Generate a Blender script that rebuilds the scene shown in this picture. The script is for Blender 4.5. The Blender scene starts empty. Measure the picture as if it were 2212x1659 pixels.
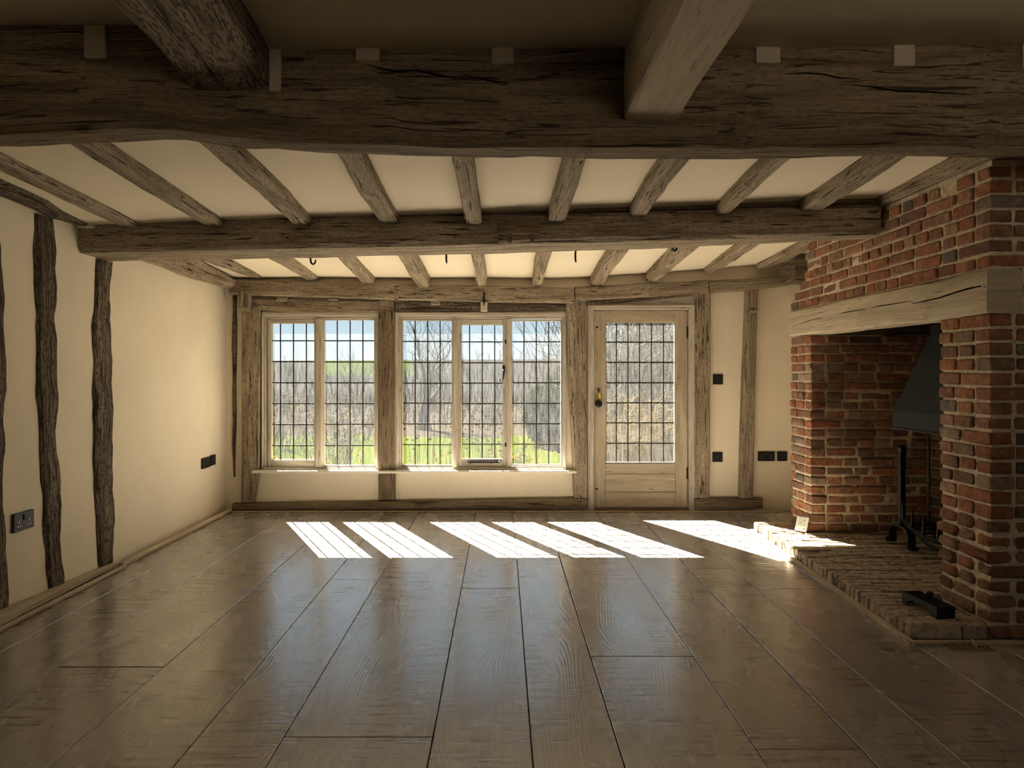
import bpy, math, random
from mathutils import Vector, noise

# ------------------------------------------------------------------ camera, sky, sun, exposure
SC = bpy.context.scene
COL = SC.collection
F, VX, VY, CAMZ = 1534.0, 1085.0, 808.0, 1.18      # focal length in px, vanishing point, eye height

cam_d = bpy.data.cameras.new('camera')
cam_d.sensor_width = 36.0
cam_d.lens = 36.0 * F / 2212.0
cam_d.shift_x = (1106.0 - VX) / 2212.0
cam_d.shift_y = -(829.5 - VY) / 2212.0
cam_d.clip_start = 0.05
cam_d.clip_end = 2000
cam = bpy.data.objects.new('camera', cam_d)
cam.location = (0, 0, CAMZ)
cam.rotation_euler = (math.radians(90), 0, 0)
COL.objects.link(cam)
SC.camera = cam

SUN_DIR = Vector((0.50, -1.0, -0.956)).normalized()
world = bpy.data.worlds.new('sky')
SC.world = world
world.use_nodes = True
wn = world.node_tree.nodes
wl = world.node_tree.links
wn.clear()
tcw = wn.new('ShaderNodeTexCoord')                 # clear spring sky: pale at the horizon, blue overhead
sep = wn.new('ShaderNodeSeparateXYZ')
sky = wn.new('ShaderNodeValToRGB')
sky.color_ramp.elements[0].position = 0.0
sky.color_ramp.elements[0].color = (0.80, 0.93, 1.0, 1)
sky.color_ramp.elements[1].position = 0.75
sky.color_ramp.elements[1].color = (0.22, 0.42, 0.80, 1)
e_ = sky.color_ramp.elements.new(0.14)
e_.color = (0.58, 0.82, 1.0, 1)
wl.new(tcw.outputs['Generated'], sep.inputs[0])
wl.new(sep.outputs['Z'], sky.inputs['Fac'])
bg = wn.new('ShaderNodeBackground')
bg.inputs['Strength'].default_value = 0.34
wo = wn.new('ShaderNodeOutputWorld')
wl.new(sky.outputs[0], bg.inputs['Color'])
wl.new(bg.outputs[0], wo.inputs['Surface'])

sun_d = bpy.data.lights.new('sun', 'SUN')
sun_d.energy = 34.0
sun_d.angle = math.radians(0.12)
sun_d.color = (1.0, 0.92, 0.79)
sun = bpy.data.objects.new('sun', sun_d)
sun.rotation_euler = SUN_DIR.to_track_quat('-Z', 'Y').to_euler()
sun.location = (-10, 30, 25)
COL.objects.link(sun)

vs = SC.view_settings
vs.view_transform = 'Standard'
vs.look = 'None'
vs.gamma = 1.0
vs.use_curve_mapping = False
vs.exposure = 1.47
cy = SC.cycles
cy.use_denoising = True
cy.max_bounces = 6
cy.diffuse_bounces = 4
cy.use_adaptive_sampling = True
cy.adaptive_threshold = 0.1
cy.glossy_bounces = 3
cy.transmission_bounces = 4
cy.transparent_max_bounces = 16
cy.sample_clamp_indirect = 6.0
cy.caustics_reflective = False
cy.caustics_refractive = False

R = random.Random(7)


# ------------------------------------------------------------------ helpers
def at(px, py, Y):
    """real position, at depth Y in the room, of something measured in the photograph"""
    return Vector(((px - VX) * Y / F, Y, CAMZ - (py - VY) * Y / F))


def lerp(a, b, t):
    return a + (b - a) * t


class MB:
    def __init__(self):
        self.v, self.f, self.uv, self.mi, self.sm = [], [], [], [], []

    def face(self, idx, uvs=None, mi=0, smooth=False):
        self.f.append(tuple(idx))
        self.uv.append(uvs or [(0.0, 0.0)] * len(idx))
        self.mi.append(mi)
        self.sm.append(smooth)

    def box(self, x0, x1, y0, y1, z0, z1, bev=0.0, mi=0, grain=None):
        x0, x1 = min(x0, x1), max(x0, x1)
        y0, y1 = min(y0, y1), max(y0, y1)
        z0, z1 = min(z0, z1), max(z0, z1)
        lo, hi = (x0, y0, z0), (x1, y1, z1)
        dims = [hi[i] - lo[i] for i in range(3)]
        L = dims.index(max(dims)) if grain is None else grain
        b = min(bev, min(dims) * 0.45)
        off = R.random() * 7
        if b <= 0:
            base = len(self.v)
            for k in range(8):
                self.v.append(Vector((hi[0] if k & 1 else lo[0], hi[1] if k & 2 else lo[1], hi[2] if k & 4 else lo[2])))
            quads = [(0, 4, 6, 2), (1, 3, 7, 5), (0, 1, 5, 4), (2, 6, 7, 3), (0, 2, 3, 1), (4, 5, 7, 6)]
            for q in quads:
                self._f([base + i for i in q], L, off, mi)
        else:
            base = len(self.v)
            ids = {}
            for k in range(8):
                s = [1 if k & (1 << a) else -1 for a in range(3)]
                for a in range(3):       # vertex lying on the face of axis a
                    p = [0, 0, 0]
                    for c in range(3):
                        e = hi[c] if s[c] > 0 else lo[c]
                        p[c] = e if c == a else e - s[c] * b
                    ids[(k, a)] = len(self.v)
                    self.v.append(Vector(p))
            def quad(vs):
                self._f(vs, L, off, mi)
            for a in range(3):
                o1, o2 = (a + 1) % 3, (a + 2) % 3
                for s in (0, 1):
                    ks = []
                    for (p, q) in ((0, 0), (1, 0), (1, 1), (0, 1)):
                        ks.append((s << a) | (p << o1) | (q << o2))
                    vs = [ids[(k, a)] for k in ks]
                    quad(vs if s else vs[::-1])
            for a in range(3):           # edges along axis a
                o1, o2 = (a + 1) % 3, (a + 2) % 3
                for p in (0, 1):
                    for q in (0, 1):
                        k0 = (p << o1) | (q << o2)
                        k1 = k0 | (1 << a)
                        vs = [ids[(k0, o1)], ids[(k1, o1)], ids[(k1, o2)], ids[(k0, o2)]]
                        quad(vs if (p ^ q) == 1 else vs[::-1])
            for k in range(8):
                vs = [ids[(k, 0)], ids[(k, 1)], ids[(k, 2)]]
                par = bin(k).count('1') % 2
                quad(vs if par == 1 else vs[::-1])

    def _f(self, idx, L, off, mi):
        P = [self.v[i] for i in idx]
        n = (P[1] - P[0]).cross(P[2] - P[0])
        a = max(range(3), key=lambda i: abs(n[i]))
        o = [i for i in range(3) if i != a]
        if L in o:
            v_ax = o[0] if o[1] == L else o[1]
            uv = [(p[L] + off, p[v_ax] + off * 0.3) for p in P]
        else:
            uv = [(p[o[0]] * 0.3 + off, p[o[1]]) for p in P]
        self.face(idx, uv, mi)

    def tube(self, pts, radii, sides=6, mi=0, cap=True, smooth=True, uvs=1.0):
        n = len(pts)
        base = len(self.v)
        up = None
        s = 0.0
        ss = []
        for i in range(n):
            p = pts[i]
            d = (pts[min(i + 1, n - 1)] - pts[max(i - 1, 0)])
            if d.length < 1e-9:
                d = Vector((0, 0, 1))
            d.normalize()
            if up is None:
                up = Vector((0, 0, 1)) if abs(d.z) < 0.9 else Vector((1, 0, 0))
            x = d.cross(up)
            if x.length < 1e-6:
                x = d.orthogonal()
            x.normalize()
            y = x.cross(d)
            y.normalize()
            up = y
            if i:
                s += (pts[i] - pts[i - 1]).length
            ss.append(s)
            for k in range(sides):
                a = 2 * math.pi * k / sides
                self.v.append(p + (x * math.cos(a) + y * math.sin(a)) * radii[i])
        for i in range(n - 1):
            for k in range(sides):
                k2 = (k + 1) % sides
                uv = [(ss[i], k * .03), (ss[i], (k + 1) * .03), (ss[i + 1], (k + 1) * .03), (ss[i + 1], k * .03)]
                self.face((base + i * sides + k, base + i * sides + k2, base + (i + 1) * sides + k2, base + (i + 1) * sides + k), uv, mi, smooth)
        if cap:
            self.face([base + k for k in range(sides)][::-1], None, mi)
            self.face([base + (n - 1) * sides + k for k in range(sides)], None, mi)

    def lathe(self, c, axis, prof, sides=14, mi=0):
        """prof: list of (distance along axis, radius)"""
        ax = Vector(axis).normalized()
        x = ax.orthogonal().normalized()
        y = ax.cross(x)
        base = len(self.v)
        c = Vector(c)
        for (h, r) in prof:
            for k in range(sides):
                a = 2 * math.pi * k / sides
                self.v.append(c + ax * h + (x * math.cos(a) + y * math.sin(a)) * max(r, 1e-4))
        for i in range(len(prof) - 1):
            for k in range(sides):
                k2 = (k + 1) % sides
                self.face((base + i * sides + k, base + i * sides + k2, base + (i + 1) * sides + k2, base + (i + 1) * sides + k), None, mi, True)
        self.face([base + k for k in range(sides)][::-1], None, mi)
        self.face([base + (len(prof) - 1) * sides + k for k in range(sides)], None, mi)

    def prism(self, poly, axis, a0, a1, mi=0):
        """poly: list of 2-D points in the other two axes (in order), extruded along axis from a0 to a1"""
        o = [i for i in range(3) if i != axis]
        base = len(self.v)
        n = len(poly)
        for a in (a0, a1):
            for (p, q) in poly:
                c = [0, 0, 0]
                c[axis] = a
                c[o[0]] = p
                c[o[1]] = q
                self.v.append(Vector(c))
        L = max(range(3), key=lambda i: max(v[i] for v in self.v[base:]) - min(v[i] for v in self.v[base:]))
        off = R.random() * 7
        self._f([base + i for i in range(n)][::-1], L, off, mi)
        self._f([base + n + i for i in range(n)], L, off, mi)
        for i in range(n):
            j = (i + 1) % n
            self._f([base + i, base + j, base + n + j, base + n + i], L, off, mi)

    def build(self, name, mat, parent=None, fix=False, sharp=None):
        me = bpy.data.meshes.new(name)
        if not self.v:
            self.v = [Vector((0, 0, 0))]
        xs = [v.x for v in self.v]
        ys = [v.y for v in self.v]
        zs = [v.z for v in self.v]
        o = Vector(((min(xs) + max(xs)) / 2, (min(ys) + max(ys)) / 2, min(zs)))
        me.from_pydata([v - o for v in self.v], [], self.f)
        uvl = me.uv_layers.new(name='UVMap')
        flat = []
        for u in self.uv:
            for c in u:
                flat.extend(c)
        uvl.data.foreach_set('uv', flat)
        me.polygons.foreach_set('material_index', self.mi)
        me.polygons.foreach_set('use_smooth', self.sm)
        for m in (mat if isinstance(mat, (list, tuple)) else [mat]):
            me.materials.append(m)
        me.update()
        if fix:
            import bmesh
            bm = bmesh.new()
            bm.from_mesh(me)
            bmesh.ops.recalc_face_normals(bm, faces=bm.faces)
            bm.to_mesh(me)
            bm.free()
        if sharp is not None:
            me.set_sharp_from_angle(angle=math.radians(sharp))
        ob = bpy.data.objects.new(name, me)
        COL.objects.link(ob)
        put(ob, o, parent)
        return ob


WPOS = {}


def put(ob, o, parent):
    WPOS[ob.name] = Vector(o)
    if parent is not None:
        ob.parent = parent
        ob.location = Vector(o) - WPOS[parent.name]
    else:
        ob.location = o


def empty(name, loc, parent=None):
    o = bpy.data.objects.new(name, None)
    o.empty_display_size = 0.1
    COL.objects.link(o)
    put(o, Vector(loc), parent)
    return o


def tag(o, label=None, cat=None, group=None, kind=None):
    if label:
        o['label'] = label
    if cat:
        o['category'] = cat
    if group:
        o['group'] = group
    if kind:
        o['kind'] = kind
    return o


def struct(o, label=None, cat=None):
    o['kind'] = 'structure'
    if label:
        o['label'] = label
    if cat:
        o['category'] = cat
    return o


def place(name, me, loc, parent=None, rot=None):
    """another object on shared mesh data"""
    ob = bpy.data.objects.new(name, me)
    COL.objects.link(ob)
    put(ob, loc, parent)
    if rot:
        ob.rotation_euler = rot
    return ob


# ------------------------------------------------------------------ materials
class NT:
    def __init__(self, name):
        self.m = bpy.data.materials.new(name)
        self.m.use_nodes = True
        self.t = self.m.node_tree
        self.t.nodes.clear()
        self.out = self.t.nodes.new('ShaderNodeOutputMaterial')

    def n(self, typ, **kw):
        nd = self.t.nodes.new('ShaderNode' + typ)
        for k, v in kw.items():
            if k in nd.inputs:
                nd.inputs[k].default_value = v
            else:
                setattr(nd, k, v)
        return nd

    def l(self, a, b):
        self.t.links.new(a, b)

    def noise(self, vec, scale, detail=3.0, rough=0.55, w=None, dist=0.0):
        nd = self.n('TexNoise', noise_dimensions='2D' if w is not None else '3D')
        nd.inputs['Scale'].default_value = scale
        nd.inputs['Detail'].default_value = detail
        nd.inputs['Roughness'].default_value = rough
        nd.inputs['Distortion'].default_value = dist
        if vec is not None:
            self.l(vec, nd.inputs['Vector'])
        return nd.outputs['Fac']

    def ramp(self, fac, stops, interp='LINEAR'):
        nd = self.n('ValToRGB')
        cr = nd.color_ramp
        cr.interpolation = interp
        while len(cr.elements) > 1:
            cr.elements.remove(cr.elements[-1])
        cr.elements[0].position = stops[0][0]
        cr.elements[0].color = col(stops[0][1])
        for p, c in stops[1:]:
            e = cr.elements.new(p)
            e.color = col(c)
        self.l(fac, nd.inputs['Fac'])
        return nd.outputs['Color']

    def mix(self, fac, a, b, mode='MIX'):
        nd = self.n('MixRGB', blend_type=mode)
        for s, v in ((nd.inputs[0], fac), (nd.inputs[1], a), (nd.inputs[2], b)):
            if isinstance(v, (int, float)):
                s.default_value = v
            elif isinstance(v, tuple):
                s.default_value = col(v)
            else:
                self.l(v, s)
        return nd.outputs[0]

    def math(self, op, a, b=0.0, clamp=False):
        nd = self.n('Math', operation=op, use_clamp=clamp)
        for s, v in ((nd.inputs[0], a), (nd.inputs[1], b)):
            if isinstance(v, (int, float)):
                s.default_value = v
            else:
                self.l(v, s)
        return nd.outputs[0]

    def mapping(self, vec, scale):
        nd = self.n('Mapping')
        nd.inputs['Scale'].default_value = scale
        self.l(vec, nd.inputs['Vector'])
        return nd.outputs[0]

    def bump(self, h, strength, dist=0.01, normal=None):
        nd = self.n('Bump')
        nd.inputs['Strength'].default_value = strength
        nd.inputs['Distance'].default_value = dist
        self.l(h, nd.inputs['Height'])
        if normal is not None:
            self.l(normal, nd.inputs['Normal'])
        return nd.outputs[0]

    def bsdf(self, color, rough=0.8, normal=None, spec=0.3, metal=0.0):
        nd = self.n('BsdfPrincipled')
        for nm, v in (('Base Color', color), ('Roughness', rough), ('Metallic', metal), ('Specular IOR Level', spec)):
            if isinstance(v, (int, float)):
                nd.inputs[nm].default_value = v
            elif isinstance(v, tuple):
                nd.inputs[nm].default_value = col(v)
            else:
                self.l(v, nd.inputs[nm])
        if normal is not None:
            self.l(normal, nd.inputs['Normal'])
        return nd.outputs[0]

    def done(self, sh):
        self.l(sh, self.out.inputs['Surface'])
        return self.m


def col(c):
    return (c[0], c[1], c[2], 1.0)


def m_plain(name, c, rough=0.6, spec=0.3, metal=0.0, var=0.12, scale=30, bump=0.15):
    t = NT(name)
    tc = t.n('TexCoord').outputs['Object']
    f = t.noise(tc, scale, 3)
    a = tuple(x * (1 - var) for x in c)
    b = tuple(min(1, x * (1 + var)) for x in c)
    cc = t.ramp(f, [(0.3, a), (0.7, b)])
    return t.done(t.bsdf(cc, rough, t.bump(f, bump, 0.004), spec, metal))


def m_plaster(name, c, var=0.05):
    t = NT(name)
    ge = t.n('NewGeometry').outputs['Position']
    f1 = t.noise(ge, 1.6, 3)
    f2 = t.noise(ge, 9.0, 2, 0.6)
    base = t.ramp(f1, [(0.3, tuple(x * (1 - var) for x in c)), (0.7, tuple(min(.95, x * (1 + var)) for x in c))])
    base = t.mix(t.ramp(f2, [(0.5, (0, 0, 0)), (0.8, (.15, .15, .15))]), base, tuple(x * 0.8 for x in c))
    b = t.bump(t.math('ADD', t.math('MULTIPLY', f2, .4), f1), 0.35, 0.02)
    return t.done(t.bsdf(base, 0.9, b, 0.15))


def m_wood(name, dark, mid, light, crack=(0.05, 0.035, 0.022), crack_amt=0.57, pit=0.0, rough=0.75, bumps=0.6, us=1.0):
    """old oak; UV.x runs along the grain in metres, UV.y across it"""
    t = NT(name)
    uv = t.n('UVMap').outputs[0]
    rnd = True       # flat noise on the UV, which already starts at a random place on every timber
    fine = t.noise(t.mapping(uv, (5.0 * us, 150.0, 1)), 1.0, 4, 0.65, rnd, 0.3)
    broad = t.noise(t.mapping(uv, (1.6 * us, 16.0, 1)), 1.0, 3, 0.6, rnd, 0.5)
    cr = t.noise(t.mapping(uv, (4.5 * us, 95.0, 1)), 1.0, 2, 0.5, rnd, 0.7)
    base = t.ramp(t.math('ADD', t.math('MULTIPLY', fine, .55), t.math('MULTIPLY', broad, .45)), [(0.32, dark), (0.5, mid), (0.68, light)])
    base = t.mix(t.ramp(broad, [(0.3, (.5, .5, .5)), (0.55, (0, 0, 0))]), base, dark)
    ck = t.ramp(cr, [(crack_amt + .06, (0, 0, 0)), (crack_amt + .1, (1, 1, 1))])
    base = t.mix(ck, base, crack)
    h = t.math('SUBTRACT', t.math('MULTIPLY', fine, .6), t.math('MULTIPLY', ck, .7))
    if pit > 0:
        pt = t.noise(t.mapping(uv, (38.0, 90.0, 1)), 1.0, 3, 0.6, rnd)
        pk = t.ramp(pt, [(0.53, (0, 0, 0)), (0.62, (1, 1, 1))])
        base = t.mix(t.math('MULTIPLY', pk, pit), base, crack)
        h = t.math('SUBTRACT', h, t.math('MULTIPLY', pk, pit))
    return t.done(t.bsdf(base, rough, t.bump(h, bumps, 0.008), 0.2))


def m_floor():
    t = NT('oak_floor')
    uv = t.n('UVMap').outputs[0]
    rn = t.n('ObjectInfo').outputs['Random']
    rnd = True
    # cathedral grain: contour lines of a stretched field
    fld = t.noise(t.mapping(uv, (1.1, 5.0, 1)), 1.0, 1, 0.4, rnd, 0.0)
    sepx = t.n('SeparateXYZ')
    t.l(uv, sepx.inputs[0])
    rings = t.math('SINE', t.math('ADD', t.math('MULTIPLY', sepx.outputs['Y'], 170.0), t.math('MULTIPLY', fld, 85.0)))
    rings = t.math('MULTIPLY', t.math('ADD', rings, 1.0), 0.5)
    fine = t.noise(t.mapping(uv, (5.0, 160.0, 1)), 1.0, 3, 0.6, rnd)
    cloud = t.noise(t.mapping(uv, (1.4, 3.0, 1)), 1.0, 4, 0.6, rnd)
    # saw marks across the board
    saw = t.noise(t.mapping(uv, (42.0, 2.6, 1)), 1.0, 3, 0.65, rnd, 0.25)
    sawm = t.noise(t.mapping(uv, (1.2, 4.0, 1)), 1.0, 2, 0.5, rnd)
    tint = t.ramp(rn, [(0.0, (.38, .355, .325)), (0.35, (.47, .44, .405)), (0.7, (.42, .39, .355)), (1.0, (.50, .46, .415))])
    c = t.mix(t.ramp(cloud, [(0.35, (.5, .5, .5)), (0.7, (0, 0, 0))]), tint, (.31, .285, .26))
    c = t.mix(t.math('MULTIPLY', t.ramp(rings, [(0.0, (.34, .34, .34)), (0.35, (0, 0, 0))]), 1.0), c, (.25, .22, .19))
    c = t.mix(t.ramp(fine, [(0.3, (.3, .3, .3)), (0.6, (0, 0, 0))]), c, (.29, .255, .22))
    amt = t.ramp(sawm, [(0.46, (.0, .0, .0)), (0.6, (1, 1, 1))])
    sk = t.ramp(saw, [(0.54, (0, 0, 0)), (0.62, (.85, .85, .85))])
    sk = t.math('MULTIPLY', sk, amt)
    c = t.mix(sk, c, (.14, .10, .07))
    h = t.math('ADD', t.math('MULTIPLY', rings, .22), t.math('MULTIPLY', fine, .2))
    h = t.math('SUBTRACT', h, t.math('MULTIPLY', sk, .6))
    h = t.math('ADD', h, t.math('MULTIPLY', t.math('MULTIPLY', saw, amt), .6))
    rgh = t.ramp(cloud, [(0.3, (.20, .20, .20)), (0.7, (.33, .33, .33))])
    sh = t.bsdf(c, rgh, t.bump(h, 0.30, 0.004), 0.9)
    pb = sh.node
    pb.inputs['Coat Weight'].default_value = 0.55
    pb.inputs['Coat Roughness'].default_value = 0.17
    pb.inputs['Coat IOR'].default_value = 1.6
    t.l(t.bump(h, 0.16, 0.004), pb.inputs['Coat Normal'])
    return t.done(sh)


def m_brick(name, stops, island=False, lime=0.5, soot=0.0):
    t = NT(name)
    if island:
        rn = t.n('NewGeometry').outputs['Random Per Island']
    else:
        rn = t.n('ObjectInfo').outputs['Random']
    ge = t.n('NewGeometry').outputs['Position']
    base = t.ramp(rn, [(p, tuple(min(1, x * 1.3 + .012) for x in c)) for p, c in stops], 'LINEAR')
    f1 = t.noise(ge, 28, 4, .65)
    f2 = t.noise(ge, 110, 3, .6)
    f3 = t.noise(ge, 7, 4, .6)
    base = t.mix(t.ramp(f1, [(0.35, (.55, .55, .55)), (0.6, (0, 0, 0))]), base, (.075, .035, .024))
    base = t.mix(t.ramp(f2, [(0.62, (0, 0, 0)), (0.75, (.6, .6, .6))]), base, (.05, .028, .02))
    lm = t.math('MULTIPLY', t.ramp(f3, [(0.58, (0, 0, 0)), (0.72, (1, 1, 1))]), t.ramp(f1, [(0.42, (0, 0, 0)), (0.6, (1, 1, 1))]))
    base = t.mix(t.math('MULTIPLY', lm, lime), base, (.46, .37, .25))
    if soot:
        base = t.mix(soot, base, (.018, .014, .011))
    h = t.math('ADD', f1, t.math('MULTIPLY', f2, .5))
    return t.done(t.bsdf(base, 0.92, t.bump(h, 0.7, 0.006), 0.15))


def m_glass():
    t = NT('old_window_glass')
    ge = t.n('NewGeometry').outputs['Position']
    rn = t.n('ObjectInfo').outputs['Random']
    streak = t.noise(t.mapping(ge, (60, 60, 7)), 1.0, 1, .6)
    spots = t.n('TexVoronoi', feature='F1')
    spots.inputs['Scale'].default_value = 70.0
    t.l(ge, spots.inputs['Vector'])
    sp = t.ramp(spots.outputs['Distance'], [(0.10, (.55, .55, .55)), (0.22, (0, 0, 0))])
    patch = t.noise(ge, 4.0, 2)
    sp = t.math('MULTIPLY', sp, t.ramp(patch, [(0.5, (0, 0, 0)), (0.62, (1, 1, 1))]))
    d = t.ramp(streak, [(0.3, (.009, .009, .009)), (0.75, (.028, .028, .028))])
    d = t.math('ADD', d, t.math('MULTIPLY', sp, .07), True)
    tr = t.n('BsdfTransparent')
    tr.inputs['Color'].default_value = (.955, .965, .955, 1)
    tl = t.n('BsdfTranslucent')
    tl.inputs['Color'].default_value = (.85, .87, .88, 1)
    gl = t.n('BsdfGlossy')
    gl.inputs['Roughness'].default_value = 0.02
    m1 = t.n('MixShader')
    t.l(d, m1.inputs[0])
    t.l(tr.outputs[0], m1.inputs[1])
    t.l(tl.outputs[0], m1.inputs[2])
    fr = t.n('Fresnel')
    fr.inputs['IOR'].default_value = 1.25
    m2 = t.n('MixShader')
    t.l(fr.outputs[0], m2.inputs[0])
    t.l(m1.outputs[0], m2.inputs[1])
    t.l(gl.outputs[0], m2.inputs[2])
    return t.done(m2.outputs[0])


def m_ground(name, a, b, c, s1=.5, s2=8.0, bump=.6):
    t = NT(name)
    ge = t.n('NewGeometry').outputs['Position']
    f1 = t.noise(ge, s1, 4, .6)
    f2 = t.noise(ge, s2, 4, .65)
    base = t.ramp(f1, [(0.35, a), (0.65, b)])
    base = t.mix(t.ramp(f2, [(0.45, (0, 0, 0)), (0.7, (.8, .8, .8))]), base, c)
    d = t.n('BsdfDiffuse')
    t.l(base, d.inputs['Color'])
    t.l(t.bump(f2, bump, .05), d.inputs['Normal'])
    return t.done(d.outputs[0])


def m_leaf(name, c, trans=0.35):
    t = NT(name)
    rn = t.n('NewGeometry').outputs['Random Per Island']
    cc = t.ramp(rn, [(0, tuple(x * .7 for x in c)), (1, tuple(min(1, x * 1.3) for x in c))])
    d = t.n('BsdfDiffuse')
    t.l(cc, d.inputs['Color'])
    tl = t.n('BsdfTranslucent')
    t.l(cc, tl.inputs['Color'])
    m = t.n('MixShader')
    m.inputs[0].default_value = trans
    t.l(d.outputs[0], m.inputs[1])
    t.l(tl.outputs[0], m.inputs[2])
    return t.done(m.outputs[0])


PLASTER = m_plaster('lime_plaster', (.84, .74, .575))
CEIL = m_plaster('ceiling_plaster', (.86, .755, .585), 0.03)
DINGY = m_plaster('dingy_plaster', (.46, .39, .285))
OAK_PIT = m_wood('pitted_oak', (.15, .112, .075), (.29, .228, .158), (.42, .34, .245), crack_amt=.56, pit=.75, bumps=.9)
OAK = m_wood('weathered_oak', (.20, .152, .10), (.35, .278, .195), (.49, .40, .29), pit=.35)
OAK_PALE = m_wood('pale_oak', (.40, .325, .225), (.55, .46, .325), (.64, .545, .40), crack=(.10, .075, .045), crack_amt=.665)
OAK_ROUGH = m_wood('rough_hewn_oak', (.095, .070, .047), (.19, .145, .10), (.31, .245, .175), crack_amt=.5, pit=.8, bumps=1.0)
OAK_DARK = m_wood('dark_old_oak', (.12, .085, .052), (.215, .158, .10), (.31, .235, .155), pit=.3, crack_amt=.57)
LIMED = m_wood('limed_frame_wood', (.37, .325, .26), (.52, .465, .38), (.62, .565, .475), crack=(.27, .21, .14), crack_amt=.62, rough=.6, bumps=.2)
DOORW = m_wood('limed_door_wood', (.36, .295, .205), (.47, .395, .28), (.56, .48, .355), crack=(.25, .2, .13), crack_amt=.62, rough=.6, bumps=.2)
SILLW = m_plain('white_sill_paint', (.78, .72, .60), .5, .3, var=.05)
BATTEN = m_wood('pale_batten', (.42, .33, .22), (.56, .45, .31), (.66, .55, .40), crack=(.28, .2, .13), crack_amt=.64, bumps=.25)
FLOOR = m_floor()
UNDER = m_plain('dark_subfloor', (.02, .015, .01), .9)
BR_STOPS = [(0, (.25, .098, .052)), (.10, (.34, .135, .068)), (.2, (.19, .082, .050)), (.3, (.165, .098, .062)), (.4, (.30, .112, .056)),
            (.5, (.20, .125, .080)), (.58, (.26, .135, .080)), (.66, (.145, .075, .05)), (.74, (.33, .155, .085)), (.82, (.30, .215, .145)), (.88, (.105, .092, .080)), (.93, (.23, .088, .048)), (1, (.33, .235, .155))]
BRICK = m_brick('red_brick', BR_STOPS)
BRICK_ST = m_brick('red_brick_joined', BR_STOPS, True)
BRICK_SOOT = m_brick('sooty_brick', BR_STOPS, False, .15, .55)
BRICK_SOOT_ST = m_brick('sooty_brick_joined', BR_STOPS, True, .15, .72)
HB = [(0, (.40, .33, .235)), (.3, (.46, .39, .29)), (.6, (.34, .27, .19)), (.8, (.50, .43, .32)), (1, (.38, .285, .20))]
HEARTHB = m_brick('hearth_brick', HB, False, .5)
MORTAR = m_plain('lime_mortar', (.62, .52, .365), .95, .1, var=.28, scale=38, bump=.9)
MORTAR_D = m_plain('hearth_joint', (.17, .135, .095), .95, .1, var=.3, scale=40, bump=.8)
MORTAR_S = m_plain('sooty_mortar', (.16, .125, .08), .95, .1, var=.35, scale=30, bump=.8)
IRON = m_plain('black_iron', (.022, .021, .020), .5, .4, .6, var=.3)
HOODM = m_plain('dark_grey_steel', (.022, .023, .021), .75, .15, .0, var=.12, scale=6, bump=.05)
BLACKPL = m_plain('matt_black_plate', (.012, .012, .012), .5, .3, var=.1)
GREYPL = m_plain('anthracite_plate', (.045, .05, .055), .5, .4, .3, var=.1)
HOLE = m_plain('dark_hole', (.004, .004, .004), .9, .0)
CHROME = m_plain('pin_metal', (.45, .43, .4), .3, .5, .9)
WHITEP = m_plain('white_plastic', (.82, .82, .80), .35, .4, var=.03)
LCD = m_plain('pale_lcd', (.55, .60, .58), .2, .5, var=.04)
LCDINK = m_plain('lcd_ink', (.30, .34, .33), .4, .3)
BRASS = m_plain('aged_brass', (.34, .26, .14), .45, .5, .5, var=.2)
YELLOW = m_plain('yellow_tag', (.75, .58, .06), .45, .4)
STRING = m_plain('pale_string', (.5, .43, .31), .9, .1)
LEAD = m_plain('lead_came', (.035, .035, .035), .6, .3, .3, var=.2)
GLASS = m_glass()
tt = NT('clean_glass_face')
_tr = tt.n('BsdfTransparent')
_tr.inputs['Color'].default_value = (.975, .985, .975, 1)
GLASS_B = tt.done(_tr.outputs[0])

# ------------------------------------------------------------------ structure: floor boards
floor = empty('floor', (0, 2, -0.03))
struct(floor, 'wide grey-brown oak plank floor with rough saw marks', 'floor')
b = MB()
b.box(-2.5, 3.3, -3.1, 6.16, -0.06, -0.024)
b.build('subfloor', UNDER, floor)
EDGES = [-2.40, -2.13, -1.80, -1.365, -.99, -.712, -.226, .093, .369, .80, 1.13, 1.40, 1.80, 2.16, 2.55, 2.9, 3.25]
JOINTS = {0: [1.2], 1: [3.718, .4], 2: [2.861, 5.4], 3: [.9], 4: [4.08, 1.3], 5: [2.309, -.3], 6: [3.914, .6], 7: [1.0], 8: [2.968, -.6],
          9: [2.235, 5.57], 10: [4.31, .9], 11: [3.897, 1.1], 12: [2.0], 13: [3.0], 14: [1.6], 15: [.9]}


def plank(x0, x1, y0, y1):
    g, c, zt, zb = 0.0016, 0.0022, R.uniform(-.0012, .0008), -0.022
    x0 += g
    x1 -= g
    y0 += g
    y1 -= g
    m = MB()
    for (i, z) in ((0, zb), (0, zt - c), (c, zt)):
        for (x, y) in ((x0 + i, y0 + i), (x1 - i, y0 + i), (x1 - i, y1 - i), (x0 + i, y1 - i)):
            m.v.append(Vector((x, y, z)))
    off = R.random() * 50
    for r in range(2):
        for k in range(4):
            k2 = (k + 1) % 4
            idx = (r * 4 + k, r * 4 + k2, r * 4 + 4 + k2, r * 4 + 4 + k)
            m.face(idx, [(m.v[i].y + off, m.v[i].x) for i in idx])
    idx = (8, 9, 10, 11)
    m.face(idx, [(m.v[i].y + off, m.v[i].x) for i in idx])
    m.face((3, 2, 1, 0))
    return m.build('plank', FLOOR, floor)


for i in range(len(EDGES) - 1):
    ys = sorted([-3.05] + JOINTS.get(i, []) + [6.12])
    for a, bb in zip(ys[:-1], ys[1:]):
        plank(EDGES[i], EDGES[i + 1], a, bb)


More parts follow.
